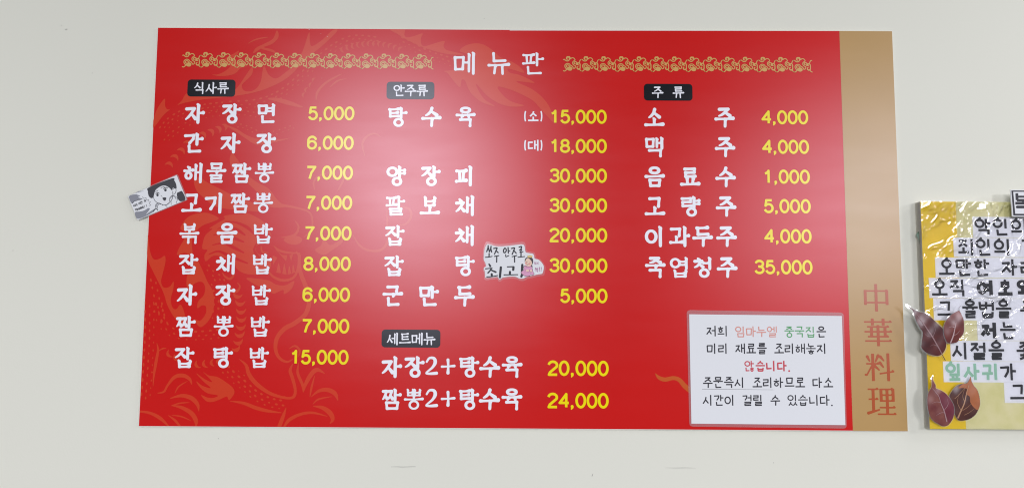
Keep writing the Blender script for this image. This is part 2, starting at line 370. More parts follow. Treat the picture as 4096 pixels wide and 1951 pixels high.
def glyph(ch, style, w, h, r, tilt=0):
    """2D mesh of one character, cell w x h (h = 1 unit = em), y down"""
    key = (ch, style, round(w, 3), round(h, 3), r, tilt)
    if key in GC: return GC[key]
    st = strokes(ch); dig = ch in '0123456789,.'
    hang = '가' <= ch <= '힣'
    n = sum(2 if k in 'co' else 1 for k, _ in st)
    rr = r
    if hang and JONG[(ord(ch)-0xAC00) % 28] == 'ㄹ' and style == 'brush': n += 2
    if hang and style in ('brush', 'uni', 'bold', 'marker'): rr = r*min(1.0, max({'brush': .6, 'marker2': .68, 'bold': .7}.get(style, .58), 1.0-(.045 if style == 'brush' else .05)*(n-5)))
    step = .016
    xs = np.arange(-.16, w+.18, step); ys = np.arange(-.16, h+.22, step); X, Y = np.meshgrid(xs, ys)
    F = np.full(X.shape, -9.0)
    W, Hh = w-2*r, h-2*r
    def m(p): return (r+p[0]*W, r+p[1]*Hh)
    if dig:
        k = h-2*r
        def m(p): return (r+p[0]*k, r+p[1]*k)
    rnd = random.Random(ord(ch))
    for kind, p in st:
        if kind == 'o':
            x0, y0 = m(p[:2]); x1, y1 = m(p[2:]); cx, cy, ax, ay = (x0+x1)/2, (y0+y1)/2, (x1-x0)/2, (y1-y0)/2
            e = min(ax, ay*1.12); ax = max(e, ax*.85) if style != 'bold' else ax
            pts = [(cx+ax*math.cos(a), cy+ay*math.sin(a)) for a in np.linspace(0, 2*math.pi, 25)]
            if style == 'brush': rad = [rr*(.86+.16*abs(math.cos(a))) for a in np.linspace(0, 2*math.pi, 25)]
            else: rad = [rr]*25
            F = np.maximum(F, seg_field(X, Y, pts, rad))
            if style == 'marker2': F = np.maximum(F, seg_field(X, Y, [(cx-.3*ax, cy-ay), (cx+.15*ax, cy-ay-1.6*rr)], [rr, rr]))
            continue
        q = [m(a) for a in p]
        if kind == 'd' or kind == 'p': F = np.maximum(F, seg_field(X, Y, q, [r*1.15, r*1.0, r*.45] if ch == ',' else [r*1.2]*2) if ch in ',.' else seg_field(X, Y, q, [r if kind == 'd' else r*.85]*len(q), True) if ch not in '068' else seg_field(X, Y, q, [r]*len(q))); continue
        if kind in 'nwt':
            r0 = r*{'n': .55, 'w': 1.0, 't': .9}[kind]
            F = np.maximum(F, seg_field(X, Y, q, [r0, r0] if kind != 't' else [r0*1.15, r0*.6], kind != 't'))
            if kind == 'n': F = np.maximum(F, seg_field(X, Y, [(q[1][0]-.035, q[1][1]-.02), q[1]], [r*.75, r*.4]))
            continue
        if style == 'brush':
            # a hook at the head of uprights, knobs at both ends, waist between
            if kind in 'vV':
                (x0, y0), (x1, y1) = q[0], q[-1]
                hk = .55 if kind == 'V' else .3
                pts = [(x0-rr*hk, y0-rr*.1), (x0+rr*.15, y0+rr*.7)]; L = math.hypot(x1-x0, y1-y0)
                rad = [rr*.8, rr*1.12]
                for t in np.linspace(0.2, 1, 6):
                    pts.append((x0+(x1-x0)*t, y0+(y1-y0)*t)); rad.append(rr*((1.12 if kind == 'V' else 1.0)-.10*math.sin(t*3)+(-.12 if t > .95 else 0)))
            elif kind in 'hH':
                (x0, y0), (x1, y1) = q[0], q[-1]; pts, rad = [], []
                sl = .03*(x1-x0)
                for t in np.linspace(0, 1, 7):
                    pts.append((x0+(x1-x0)*t, y0+(y1-y0)*t+sl*(.5-t)+.012*math.sin(t*3.1)))
                    rad.append(rr*(.74+.34*max(0, 1-t/.2)+.52*max(0, (t-.66)/.34)**1.2))
            elif kind == 'l':
                pts, rad = [], []; m_ = len(q)
                for a in range(m_-1):
                    for t in np.linspace(0, 1, 5)[(0 if a == 0 else 1):]:
                        u = (a+t)/(m_-1); pts.append((q[a][0]+(q[a+1][0]-q[a][0])*t, q[a][1]+(q[a+1][1]-q[a][1])*t+(.03*math.sin(t*math.pi) if a == m_-2 else 0)))
                        rad.append(rr*(1.08-.25*u if u < .8 else .9-1.7*(u-.8)))
            elif kind == 'r': pts = q; rad = [rr*.75, rr*1.2]
            else:
                pts, rad = [], []; m_ = len(q)
                for a in range(m_-1):
                    for t in np.linspace(0, 1, 5)[(0 if a == 0 else 1):]:
                        pts.append((q[a][0]+(q[a+1][0]-q[a][0])*t, q[a][1]+(q[a+1][1]-q[a][1])*t))
                        rad.append(rr*(1.06-.2*math.sin(t*math.pi)))
            F = np.maximum(F, seg_field(X, Y, pts, rad))
        else:
            if style == 'bold' and kind in 'hH': q = [(a[0], a[1]) for a in q]
            F = np.maximum(F, seg_field(X, Y, q, [rr]*len(q), style in ('uni', 'bold', 'marker2')))
    V, Q = march(F, xs, ys); GC[key] = (V, Q); return GC[key]
def text(name, items, m, parent, em, r, style='brush', w=.94, dep=0.0, y=-.001, rot=0.0, label=None, metric=False):
    """items: (char, px, py[, w]) glyph centres in photo pixels; em in metres"""
    VV, FF = [], []
    for it in items:
        ch, px, py = it[:3]; gw = it[3] if len(it) > 3 else w
        if ch in '0123456789': gw = .70
        if ch in ',.': gw = .22
        V, Q = glyph(ch, style, gw, 1.0, r)
        cx, cz = (px, py) if metric else pt(px, py, dep)
        k = len(VV); ca, sa = math.cos(rot), math.sin(rot)
        for a, b in V:
            u, v = (a-gw/2)*em, (.5-b)*em
            VV.append((cx+u*ca-v*sa, y, cz+u*sa+v*ca))
        FF += [tuple(k+j for j in q[::-1]) for q in Q]
    # y-down glyph faces come out reversed: flip so that they face the room
    FF = [f[::-1] for f in FF]
    return obj(name, VV, FF, m, parent, label)
def number(name, s, rx, cz_, em, m, parent, y=-.001):
    """right-aligned price in metres: rx = right edge"""
    adv = {'0': .735, ',': .40}; x = rx; its = []
    for ch in reversed(s):
        gw = .22 if ch == ',' else .66
        a = .36 if ch == ',' else .727
        its.append((ch, x-(.70*em/2 if ch != ',' else .20*em), cz_)); x -= a*em
    return text(name, its, m, parent, em, .083, 'num', y=y, metric=True)

# ------------------------------------------------------------------ materials
M_wall = mat('wall_vinyl', (232, 232, 217), .75, .25, noise=(1.3, .02), bump=(260, .25, .0006))
GL = .30
M_red = sheen('red_print', (.66, .008, .006), GL, .05)
M_drg = sheen('orange_print', (216, 63, 33), GL)
M_gold = sheen('gold_print', (192, 155, 98), GL, .06)
M_scroll = sheen('scroll_print', (214, 170, 98), GL)
M_white = sheen('white_print', (246, 248, 252), GL)
M_yel = sheen('yellow_print', (250, 230, 0), GL)
M_blk = sheen('black_print', (14, 15, 20), GL)
M_core = mat('foam_core', (232, 228, 220), .7, .3)
M_han = sheen('rust_print', (182, 84, 40), GL)
M_tail = sheen('tail_print', (205, 92, 36), GL)
M_pap = mat('paper', (232, 234, 235), .55, .3)
M_ink = mat('dark_ink', (38, 38, 46), .5, .4)
M_pink = mat('salmon_ink', (222, 150, 136), .5, .4)
M_grn = mat('green_ink', (96, 168, 110), .5, .4)
M_rink = mat('crimson_ink', (204, 70, 82), .5, .4)
M_film = film('pouch_film', .10, .2, .9)
M_rim = film('cut_film', .16, .10, 1.6)
M_wrap = film('vinyl_wrap', .0, .06, 2.0)

# ------------------------------------------------------------------ the wall
V, F = slab([(-3.2, -.2), (3.6, -.2), (3.6, 3.6), (-3.2, 3.6)], .006, .15)
wall = obj('wall', V, F, M_wall); wall['kind'] = 'structure'
M_scuff = mat('scuff', (165, 165, 157), .8, .2)
for name, pts, rr in (('scuff_mark', [(1564, 1865.2), (1590, 1865), (1612, 1865.6), (1655, 1864.6), (1664, 1865)], [.5, .9, 1.1, .8, .2]),
                      ('scuff_mark', [(2660, 1869), (2700, 1869.6), (2740, 1869.2), (2785, 1870)], [.3, .8, .9, .2]),
                      ('scuff_mark', [(262, 120), (268, 118)], [1.2, 1.6]), ('scuff_mark', [(245, 103), (246.5, 103.5)], [1.0, 1.0]),
                      ('scuff_mark', [(368, 294), (370, 293)], [.8, .8]), ('scuff_mark', [(2368, 1902), (2372, 1892)], [1.2, .6]),
                      ('scuff_mark', [(1936, 77), (1937, 76)], [1, .8]), ('scuff_mark', [(51, 1002), (54, 1001)], [1, .8]),
                      ('scuff_mark', [(873, 1752), (874.5, 1753)], [1.1, 1.1]), ('scuff_mark', [(3094, 1848), (3095, 1850)], [.8, 1])):
    a = Art(min(p[0] for p in pts)-4, min(p[1] for p in pts)-4, max(p[0] for p in pts)+4, max(p[1] for p in pts)+4, .7)
    a.stroke(pts, rr); a.mesh(name, M_scuff, wall, .0056, -.006)

# ------------------------------------------------------------------ menu board
board = thing('menu_board', 'large red restaurant menu board with white Korean dish names, yellow prices and gold strip', 'menu board', (0, 0, ZC))
L, Rr, Tp, Bt = -BW/2, BW/2, ZC+BH/2, ZC-BH/2
V, F = slab([(L, Bt), (Rr, Bt), (Rr, Tp), (L, Tp)], 0, .0058); obj('board_core', V, F, M_core, board)
gx, _ = pt(3357, 124); gx2, _ = pt(3412, 1724); gxa, gza = pt(3357, 126); gxb, gzb = pt(3411, 1720)
slx = (gxb-gxa)/(gzb-gza); xt = gxa+slx*(Tp-gza); xb = gxa+slx*(Bt-gza)
step_x, _ = pt(2039, 120)
# printed sheet: a hair short of the foam at left and bottom, and a small step in its top edge
V, F = slab([(L+.0016, Bt+.0014), (xb, Bt+.0014), (xt, Tp-.0004), (step_x, Tp-.0030), (step_x-.0004, Tp-.0016), (step_x-.35, Tp-.0008), (L+.0016, Tp)], -.0004, -.0001)
obj('printed_face', V, F, M_red, board)
V, F = slab([(xb+.0002, Bt+.0008), (Rr-.0004, Bt+.0008), (Rr-.0004, Tp-.0015), (Rr-.0014, Tp-.0004), (xt+.0002, Tp-.0004)], -.0004, -.0001)
obj('gold_strip', V, F, M_gold, board)
PY = -.0010

# dragon print, drawn over the sheet
D = Art(556, 118, 2250, 1716, 3.0)
D.org(550, 100, 2)
D.poly([(118, 820), (150, 690), (218, 590), (222, 650), (245, 678), (300, 655), (352, 610), (400, 545), (500, 560), (640, 560), (740, 540), (800, 500), (850, 430), (905, 350), (925, 340),
        (915, 400), (860, 455), (835, 490), (860, 530), (930, 525), (985, 460), (1010, 330), (1050, 400), (1110, 430), (1180, 385), (1240, 330), (1320, 215), (1373, 60), (1380, 140), (1400, 172), (1480, 120), (1560, 45),
        (1600, 50), (1500, 150), (1400, 235), (1300, 330), (1200, 425), (1060, 500), (900, 550), (700, 580), (500, 602), (330, 640), (220, 712), (150, 800)])
D.poly([(1115, 45), (1130, 95), (1085, 150), (1000, 185), (938, 226), (925, 222), (950, 185), (1020, 150), (1085, 112)])
D.stroke([(870, 160), (950, 118), (1060, 98)], [1, 6, 2]); D.stroke([(1000, 190), (1080, 210), (1120, 240)], [8, 10, 1])
D.poly([(582, 398), (640, 398), (700, 372), (745, 330), (700, 330), (680, 300), (700, 270), (770, 232), (812, 208), (800, 240), (760, 280), (790, 300), (850, 300), (880, 330), (830, 345), (790, 385), (740, 405), (660, 412)])
D.poly([(1040, 590), (1120, 585), (1220, 610), (1330, 660), (1240, 650), (1130, 620)])
D.poly([(700, 800), (790, 830), (870, 880), (960, 910), (1130, 915), (1230, 905), (1100, 940), (960, 960), (860, 905), (780, 850)])
D.poly([(762, 1020), (738, 1065), (748, 1130), (790, 1200), (870, 1230), (850, 1150), (810, 1090), (775, 1040)])
D.stroke([(1820, 1050), (1800, 950), (1840, 890), (1900, 870), (1950, 900)], [3, 9, 9, 7, 2])
D.stroke([(1430, 600), (1440, 540), (1500, 470), (1600, 410), (1650, 390)], [4, 10, 9, 6, 1])
D.stroke([(1540, 500), (1600, 450), (1680, 430)], [3, 7, 1])
# crescents of the belly plates
def crescents(lst, r=5):
    for x, y, a, s in lst:
        ca, sa = math.cos(math.radians(a)), math.sin(math.radians(a))
        p = [(x+(u*ca-v*sa)*s, y+(u*sa+v*ca)*s) for u, v in ((-1, -.5), (-.6, .1), (0, .35), (.6, .1), (1, -.5))]
        D.stroke(p, [1, r, r*1.7, r, 1])
crescents([(255, 1118, 200, 34), (300, 1060, 205, 36), (352, 1008, 208, 36), (402, 950, 212, 36), (460, 905, 215, 36), (525, 880, 220, 34), (590, 858, 228, 34), (650, 835, 235, 32), (700, 815, 240, 28)], 8)
crescents([(x, 150+.0009*(x-1880)**2, 70+(x-1600)*.12, 26) for x in range(1640, 2120, 42)], 5)
crescents([(1330, 560, 110, 22), (1350, 520, 110, 22), (1385, 480, 115, 22), (1410, 440, 120, 20)], 5)
D.org(550, 1150, 2)
crescents([(770, 10, 25, 38), (800, 60, 15, 40), (820, 120, 8, 42), (828, 185, 2, 42), (832, 248, 0, 42), (828, 312, -5, 42), (820, 372, -8, 42), (808, 432, -12, 40), (790, 486, -20, 36)], 9)
crescents([(255, 530, 60, 34), (310, 560, 55, 32), (480, 615, 62, 34), (540, 610, 70, 34), (600, 600, 80, 30), (650, 590, 88, 28)], 7)
# scale dots in rows
def dots(curve, offs, gap, rx, ry, o):
    D.org(*o); c = smooth(curve, False, 12); acc = 0
    for i in range(1, len(c)):
        dx, dy = c[i][0]-c[i-1][0], c[i][1]-c[i-1][1]; L_ = math.hypot(dx, dy); acc += L_
        if acc >= gap:
            acc = 0; nx, ny = -dy/L_, dx/L_
            for k, of in enumerate(offs):
                s = 1-.16*k+random.uniform(-.1, .1); sh = (k % 2)*gap*.5
                D.dot(c[i][0]+nx*of+dx/L_*sh, c[i][1]+ny*of+dy/L_*sh, rx*s, ry*s, math.atan2(dy, dx))
dots([(140, 860), (250, 735), (430, 650), (700, 610), (950, 590), (1130, 520), (1290, 390), (1400, 280), (1560, 150), (1720, 80), (1900, 90)], [8, 38, 66], 46, 13, 7, (550, 100, 2))
dots([(180, 960), (300, 840), (520, 720), (740, 690), (930, 700), (1080, 760)], [0, 32], 44, 10, 6, (550, 100, 2))
dots([(740, 790), (850, 800), (1000, 860), (1100, 850), (1250, 800)], [0, 26], 40, 9, 6, (550, 100, 2))
dots([(180, 85), (300, 140), (430, 210), (560, 250), (640, 280)], [0, 30, 58], 44, 12, 7, (1500, 100, 2))
dots([(95, 770), (120, 900), (150, 1030), (200, 1180)], [0, -36], 60, 14, 8, (550, 700, 2))
dots([(600, 790), (640, 900), (650, 1000), (640, 1120)], [0, 36], 52, 12, 8, (550, 700, 2))
dots([(545, 680), (600, 760), (690, 830), (720, 960), (680, 1080)], [0, 30], 50, 11, 7, (550, 700, 2))
dots([(190, 60), (215, 240), (280, 320), (400, 350), (560, 345), (680, 330)], [0, 34, 64], 52, 14, 8, (550, 1150, 2))
dots([(60, 60), (62, 240), (60, 420), (50, 600), (40, 760), (30, 880)], [0, -36, -70], 54, 15, 8, (550, 1150, 2))
dots([(690, 590), (740, 640), (800, 700), (880, 760), (960, 830), (1060, 880), (1150, 900)], [0, 36, 66, -34], 52, 14, 9, (550, 1150, 2))
# head, crest and jaw
D.org(550, 700, 2)
D.poly([(318, 640), (330, 590), (370, 520), (388, 465), (345, 432), (360, 390), (400, 340), (470, 310), (560, 303), (652, 345), (600, 375), (530, 400), (480, 440), (442, 500), (436, 560), (440, 645), (380, 622)])
D.poly([(524, 540), (545, 480), (600, 430), (570, 430), (640, 385), (700, 350), (690, 330), (770, 315), (880, 318), (960, 350), (1010, 400), (990, 450), (940, 480), (980, 540), (955, 570), (958, 620), (1020, 655), (1070, 700), (1040, 780),
        (960, 795), (870, 790), (800, 755), (770, 700), (700, 660), (610, 645), (548, 690), (536, 640), (560, 600), (520, 590)])
for q in ([(640, 430), (720, 415), (800, 440), (860, 480)], [(610, 480), (680, 470), (760, 500), (850, 535)], [(600, 560), (690, 545), (770, 580), (850, 620)], [(570, 635), (650, 610), (740, 650), (880, 705)],
          [(700, 372), (790, 380), (880, 420), (930, 470)]):
    D.stroke(q, [3, 8, 13, 6], cut=True)
D.stroke([(955, 545), (935, 600), (965, 650), (1020, 700)], [5, 9, 9, 4], cut=True)
D.stroke([(990, 570), (1000, 615), (1050, 620)], [5, 8, 3])
D.poly([(872, 822), (960, 828), (1050, 842), (1110, 875), (1185, 880), (1252, 845), (1245, 890), (1222, 922), (1172, 952), (1165, 918), (1085, 948), (1040, 905), (960, 885), (900, 850)])
D.stroke([(1045, 765), (1090, 815), (1170, 842), (1250, 818), (1285, 740), (1290, 650), (1270, 610)], [6, 10, 11, 10, 9, 8, 4])
for q in ([(1110, 780), (1130, 690), (1150, 785)], [(1158, 790), (1175, 700), (1195, 795)], [(1200, 795), (1215, 715), (1232, 790)], [(1236, 790), (1244, 700), (1262, 775)],
          [(1085, 720), (1080, 640), (1120, 660)], [(1110, 600), (1160, 640), (1200, 640), (1190, 690)], [(1215, 640), (1230, 690), (1245, 635)]):
    D.poly(q, sm=False)
D.stroke([(1090, 565), (1130, 600), (1200, 620), (1300, 625)], [3, 9, 9, 4])
D.stroke([(1262, 365), (1290, 420), (1255, 480), (1150, 500)], [3, 9, 10, 3])
D.poly([(1170, 515), (1230, 490), (1290, 490), (1320, 520), (1280, 555), (1210, 550)])
D.stroke([(930, 200), (1090, 232), (1250, 258), (1370, 295), (1400, 360), (1390, 440), (1330, 500)], [6, 12, 9, 8, 8, 7, 3])
D.poly([(880, 10), (960, 60), (1050, 110), (1120, 200), (1180, 255), (1060, 255), (1000, 180), (930, 110), (880, 60)])
D.poly([(452, 30), (470, 120), (540, 190), (620, 250), (740, 275), (860, 285), (980, 290), (940, 230), (780, 170), (660, 110), (560, 60), (500, 20)])
D.stroke([(850, 300), (930, 350), (1010, 400), (1070, 480)], [6, 22, 18, 4])
D.stroke([(1298, 640), (1295, 720), (1312, 800), (1350, 900), (1375, 1000), (1345, 1110), (1255, 1185), (1180, 1225), (1118, 1300), (1105, 1390), (1135, 1460), (1195, 1492), (1245, 1470)], [10, 14, 17, 18, 18, 18, 18, 18, 17, 15, 12, 9, 3])
D.stroke([(1210, 1390), (1260, 1365), (1298, 1400), (1290, 1450)], [2, 8, 9, 4])
D.poly([(1420, 600), (1470, 560), (1490, 500), (1540, 560), (1620, 520), (1650, 480), (1640, 540), (1560, 600), (1490, 640)])
D.stroke([(1725, 480), (1775, 560), (1850, 602), (1950, 598), (2005, 520), (2000, 400), (1995, 270)], [3, 8, 10, 11, 11, 9, 3])
D.stroke([(2080, 250), (2170, 270), (2190, 330), (2150, 390), (2090, 400)], [3, 9, 10, 8, 3])
D.stroke([(1420, 120), (1410, 60), (1450, 10), (1540, -20)], [3, 8, 8, 2]); D.stroke([(1600, 130), (1640, 60), (1660, 0)], [3, 10, 3])
D.poly([(80, 380), (88, 470), (100, 600), (130, 672), (180, 668), (220, 645), (224, 700), (205, 780), (190, 850), (210, 898), (258, 892), (290, 850), (288, 910), (268, 990), (280, 1055), (310, 1072), (345, 1035), (372, 1085), (385, 1165), (350, 1190),
        (290, 1130), (240, 1040), (212, 950), (175, 870), (125, 770), (88, 690), (74, 600), (72, 480)])
D.poly([(398, 800), (440, 760), (462, 655), (512, 740), (560, 850), (600, 920), (614, 1010), (602, 1100), (560, 1175), (500, 1215), (455, 1150), (500, 1165), (545, 1110), (548, 1050), (515, 1042), (480, 1065), (486, 1010), (530, 960), (542, 900), (520, 856), (470, 860), (400, 905)])
D.stroke([(680, 780), (700, 810), (740, 830), (770, 800), (765, 750)], [3, 8, 10, 8, 3]); D.stroke([(800, 860), (820, 890), (800, 930), (770, 940)], [3, 7, 8, 3])
# legs and claws
D.org(550, 1150, 2)
D.poly([(522, 668), (570, 700), (640, 712), (710, 755), (765, 800), (776, 840), (752, 880), (730, 897), (715, 868), (660, 892), (600, 912), (550, 905), (508, 856), (560, 876), (605, 880), (645, 860), (560, 842), (500, 795), (470, 745), (520, 782), (590, 802), (530, 750), (468, 680), (540, 730), (600, 752)])
for p_, r_ in (([(815, 570), (870, 620), (892, 690), (950, 765), (1040, 832), (1120, 865), (1205, 882), (1252, 868), (1262, 810), (1240, 720), (1222, 660), (1245, 605)], [2, 12, 16, 17, 14, 12, 10, 12, 12, 14, 13, 3]),
               ([(738, 905), (850, 922), (950, 960), (1050, 985), (1165, 1000)], [2, 12, 15, 12, 2]),
               ([(1290, 600), (1282, 680), (1318, 770), (1327, 835)], [3, 11, 11, 3]), ([(1330, 830), (1345, 770), (1395, 685), (1440, 655), (1500, 686)], [3, 14, 18, 16, 2]),
               ([(1380, 872), (1392, 800), (1420, 695)], [3, 9, 2]), ([(1390, 872), (1450, 825), (1520, 815), (1580, 845), (1606, 905)], [2, 12, 17, 17, 2]),
               ([(1402, 932), (1450, 890), (1560, 868)], [2, 7, 2]), ([(1400, 945), (1480, 958), (1540, 1000), (1562, 1050), (1538, 1088)], [2, 15, 20, 15, 2]),
               ([(1175, 1108), (1215, 1055), (1300, 1012), (1400, 998), (1520, 1027)], [8, 14, 12, 10, 2]), ([(1192, 952), (1165, 1030), (1135, 1108)], [2, 14, 16]),
               ([(160, 842), (212, 830), (242, 780), (300, 712), (370, 702), (420, 732), (436, 778)], [3, 8, 9, 14, 16, 12, 2]), ([(300, 845), (330, 790), (402, 745)], [2, 6, 2]),
               ([(255, 886), (350, 862), (430, 880), (480, 930), (492, 988)], [2, 13, 18, 15, 2]), ([(270, 942), (340, 922), (430, 915)], [2, 6, 2]),
               ([(275, 942), (350, 955), (430, 1000), (468, 1060), (468, 1106)], [2, 13, 18, 17, 5]), ([(246, 1018), (300, 1058), (342, 1108)], [2, 10, 8]), ([(270, 1018), (350, 1028), (430, 1062)], [2, 6, 2]),
               ([(22, 988), (100, 1000), (180, 1040), (250, 1105)], [8, 11, 14, 6]), ([(155, 440), (165, 500), (148, 600), (132, 700), (125, 790)], [2, 9, 12, 8, 2]), ([(170, 505), (205, 485), (235, 484)], [2, 6, 2])):
    D.stroke(p_, r_)
# tail flame behind the title
D.org(1500, 100, 2)
D.poly([(678, 212), (715, 172), (790, 150), (870, 160), (950, 212), (1000, 258), (1080, 290), (1150, 330), (1195, 385), (1120, 365), (1060, 352), (1080, 385), (1150, 400), (1230, 435), (1278, 466), (1200, 458), (1128, 455), (1250, 512), (1340, 582), (1402, 670), (1442, 792),
        (1340, 690), (1270, 612), (1180, 560), (1080, 518), (980, 496), (1030, 570), (1100, 618), (1196, 646), (1100, 655), (1000, 632), (900, 570), (808, 470), (832, 532), (880, 600), (962, 652), (860, 622), (780, 560), (742, 500), (722, 450), (694, 440), (680, 500), (622, 440), (580, 385), (548, 372),
        (620, 362), (700, 330), (760, 280), (740, 235)])
D.poly([(110, 32), (230, 34), (235, 80), (252, 102), (310, 92), (380, 70), (368, 110), (372, 160), (402, 172), (470, 152), (556, 130), (548, 172), (572, 202), (640, 220), (720, 240), (600, 238), (480, 212), (370, 175), (250, 118), (180, 75)])
fb = Art(556, 118, 2250, 1716, 3.0); fb.poly([(631, 116), (3350, 124), (3410, 1718), (556, 1702)], sm=False); D.F = np.minimum(D.F, fb.F)
D.mesh('dragon_print', M_drg, board, -.0006)
tl = Art(2600, 1470, 2790, 1580, 1.5).org(2550, 1180, 2.044)
tl.stroke([(145, 638), (175, 672), (225, 688), (290, 676), (340, 690), (385, 740), (430, 775), (470, 800)], [2, 14, 17, 16, 17, 20, 22, 22]); tl.mesh('dragon_tail_print', M_tail, board, -.0006)

# scroll border: one unit traced, then shared
U = Art(0, 0, 76, 66, .8).org(0, 0, 1)
def u(pts): return [((x-150)/12.27, (y-310)/12.27) for x, y in pts]
U.stroke(u([(150, 485), (210, 475), (270, 520), (330, 550), (400, 545), (450, 500), (470, 440), (480, 400), (440, 350), (390, 345), (340, 370), (325, 430), (345, 470), (385, 465)]), [1.6, 2, 2, 2, 2, 2, 2.4, 3.4, 4, 3.6, 3, 2.6, 2, 1.6])
U.stroke(u([(480, 430), (520, 445), (570, 400), (640, 395), (700, 430), (735, 495), (720, 525), (650, 570), (620, 640), (640, 720), (700, 765), (750, 790), (755, 850), (720, 910), (665, 920), (630, 860), (580, 800), (520, 775), (470, 710), (400, 680), (320, 690), (250, 750), (240, 830), (280, 910), (340, 950)]), 1.75)
U.stroke(u([(400, 870), (350, 870), (310, 830), (320, 770), (370, 750), (430, 770), (460, 830), (430, 890), (370, 940)]), 1.9)
U.dot(*u([(490, 935)])[0], 9.6, 8.6)
U.stroke(u([(380, 950), (440, 960)]), [4, 6])
U.stroke(u([(150, 1030), (200, 1055), (260, 1045), (340, 960)]), [1.5, 1.9, 1.9, 2])
U.stroke(u([(745, 680), (700, 680), (690, 630), (720, 595), (770, 590), (810, 620), (830, 680), (800, 730)]), [1.6, 1.9, 1.9, 1.9, 1.9, 2.2, 3, 2])
U.poly(u([(800, 620), (850, 625), (940, 610), (950, 650), (900, 680), (890, 720), (930, 740), (900, 770), (850, 760), (790, 735)]))
U.stroke(u([(945, 640), (965, 560), (1010, 490), (1060, 475)]), 1.8)
U.stroke(u([(950, 650), (985, 720), (985, 800), (985, 890), (950, 950), (870, 950), (835, 900), (840, 850), (880, 840)]), [2, 2, 2, 2, 2.8, 2.6, 2.2, 2, 1.4])
U.stroke(u([(950, 950), (1010, 1030), (1070, 1055)]), 1.8)
Vu, Qu = march(U.F, U.xs, U.ys)
def scrolls(x0p, y0p, x1p, y1p, n):
    x0, z0 = pt(x0p, y0p); x1, z1 = pt(x1p, y1p); k = (x1-x0)/(n*70.4)
    me = None
    for i in range(n):
        if me is None:
            me = bpy.data.meshes.new('cloud_scroll'); me.from_pydata([(a*k, 0, -b*k) for a, b in Vu], [], Qu); me.update()
        cx = x0+i*70.4*k; cz = z0+(z1-z0)*i/n
        o = link('cloud_scroll', me, M_scroll, None); o.location = (cx, -.0009, cz); o.location = Vector(o.location)-Vector(board.location); o.parent = board
scrolls(731, 209, 1729, 218, 14); scrolls(2252, 226, 3242, 230, 14)

# title and headings
TE = 97/1662
text('title_lettering', [('메', 1858, 254), ('뉴', 1995, 255), ('판', 2131, 256)], M_white, board, TE, .058, y=PY)
def plate(x0p, y0p, x1p, y1p, chars, cy, em=50):
    ax, az = pt(x0p, y1p); bx, bz = pt(x1p, y0p)
    V, F = slab(rrect(ax, az, bx, bz, .0085), -.0009, -.0007)
    h = thing_part = obj('heading_plate', V, F, M_blk, board)
    text('heading_lettering', [(c, x, cy) for c, x in chars], M_white, h, em/1662, .056, w=.92, y=-.0011)
plate(749, 320, 943, 387, [('식', 798), ('사', 845), ('류', 893)], 353)
plate(1546, 329, 1738, 397, [('안', 1596), ('주', 1642), ('류', 1689)], 363)
plate(2576, 337, 2769, 403, [('주', 2630), ('류', 2713)], 370)
plate(1526, 1318, 1762, 1388, [('세', 1570), ('트', 1620), ('메', 1669), ('뉴', 1718)], 1354)

# dishes and prices: columns and rows are straight on the board
S = 4096/2576
def xz(px, py): return pt(px*S, py*S)
EM, DE = 86/1662, 58/1662
def row(chars, xs0, y0, xs1, y1, t, price, rx0, rx1, name='dish_name'):
    """xs0/xs1: glyph centres (2576 scale) in the first and last row; t = 0..1 between"""
    its = []
    for c, a, b in zip(chars, xs0, xs1):
        p, q = xz(a, y0), xz(b, y1); its.append((c, p[0]+(q[0]-p[0])*t, p[1]+(q[1]-p[1])*t))
    if its: text(name, its, M_white, board, EM, .0735, y=PY, metric=True)
    if price:
        p, q = xz(rx0, y0), xz(rx1, y1); number('price', price, p[0]+(q[0]-p[0])*t, p[1]+(q[1]-p[1])*t, DE, M_yel, board, y=PY)
def tt(y, y0, y1): return (xz(700, y)[1]-xz(700, y0)[1])/(xz(700, y1)[1]-xz(700, y0)[1])
three = ([490, 582, 671], [463, 560, 651])
four = ([494, 551, 613, 671], [463, 523, 587, 648])
for s, p, y in (('자장면', '5,000', 286), ('간자장', '6,000', 360), ('해물짬뽕', '7,000', 435), ('고기짬뽕', '7,000', 510.5), ('볶음밥', '7,000', 587), ('잡채밥', '8,000', 663.5), ('자장밥', '6,000', 741), ('짬뽕밥', '7,000', 820), ('잡탕밥', '15,000', 898)):
    A, B = three if len(s) == 3 else four
    row(s, A, 286, B, 898, tt(y, 286, 898), p, 892, 877)
A2, B2 = [1000, 1085, 1171], [988, 1078, 1168]
for s, p, y, sel in (('탕수육', '15,000', 294.5, (0, 1, 2)), ('', '18,000', 368, ()), ('양장피', '30,000', 442.5, (0, 1, 2)), ('팔보채', '30,000', 517, (0, 1, 2)), ('잡채', '20,000', 592, (0, 2)), ('잡탕', '30,000', 668, (0, 2)), ('군만두', '5,000', 744, (0, 1, 2))):
    row(s, [A2[i] for i in sel], 294.5, [B2[i] for i in sel], 744, tt(y, 294.5, 744), p, 1526, 1528)
for s, y in (('소', 293), ('대', 366)):
    text('size_note', [('(', 1322*S, y*S, .4), (s, 1341.5*S, y*S, .95), (')', 1361*S, y*S, .4)], M_white, board, 50/1662, .065, 'uni', y=PY)
set_x = [985, 1041.5, 1085, 1127, 1179.5, 1231.5, 1288]
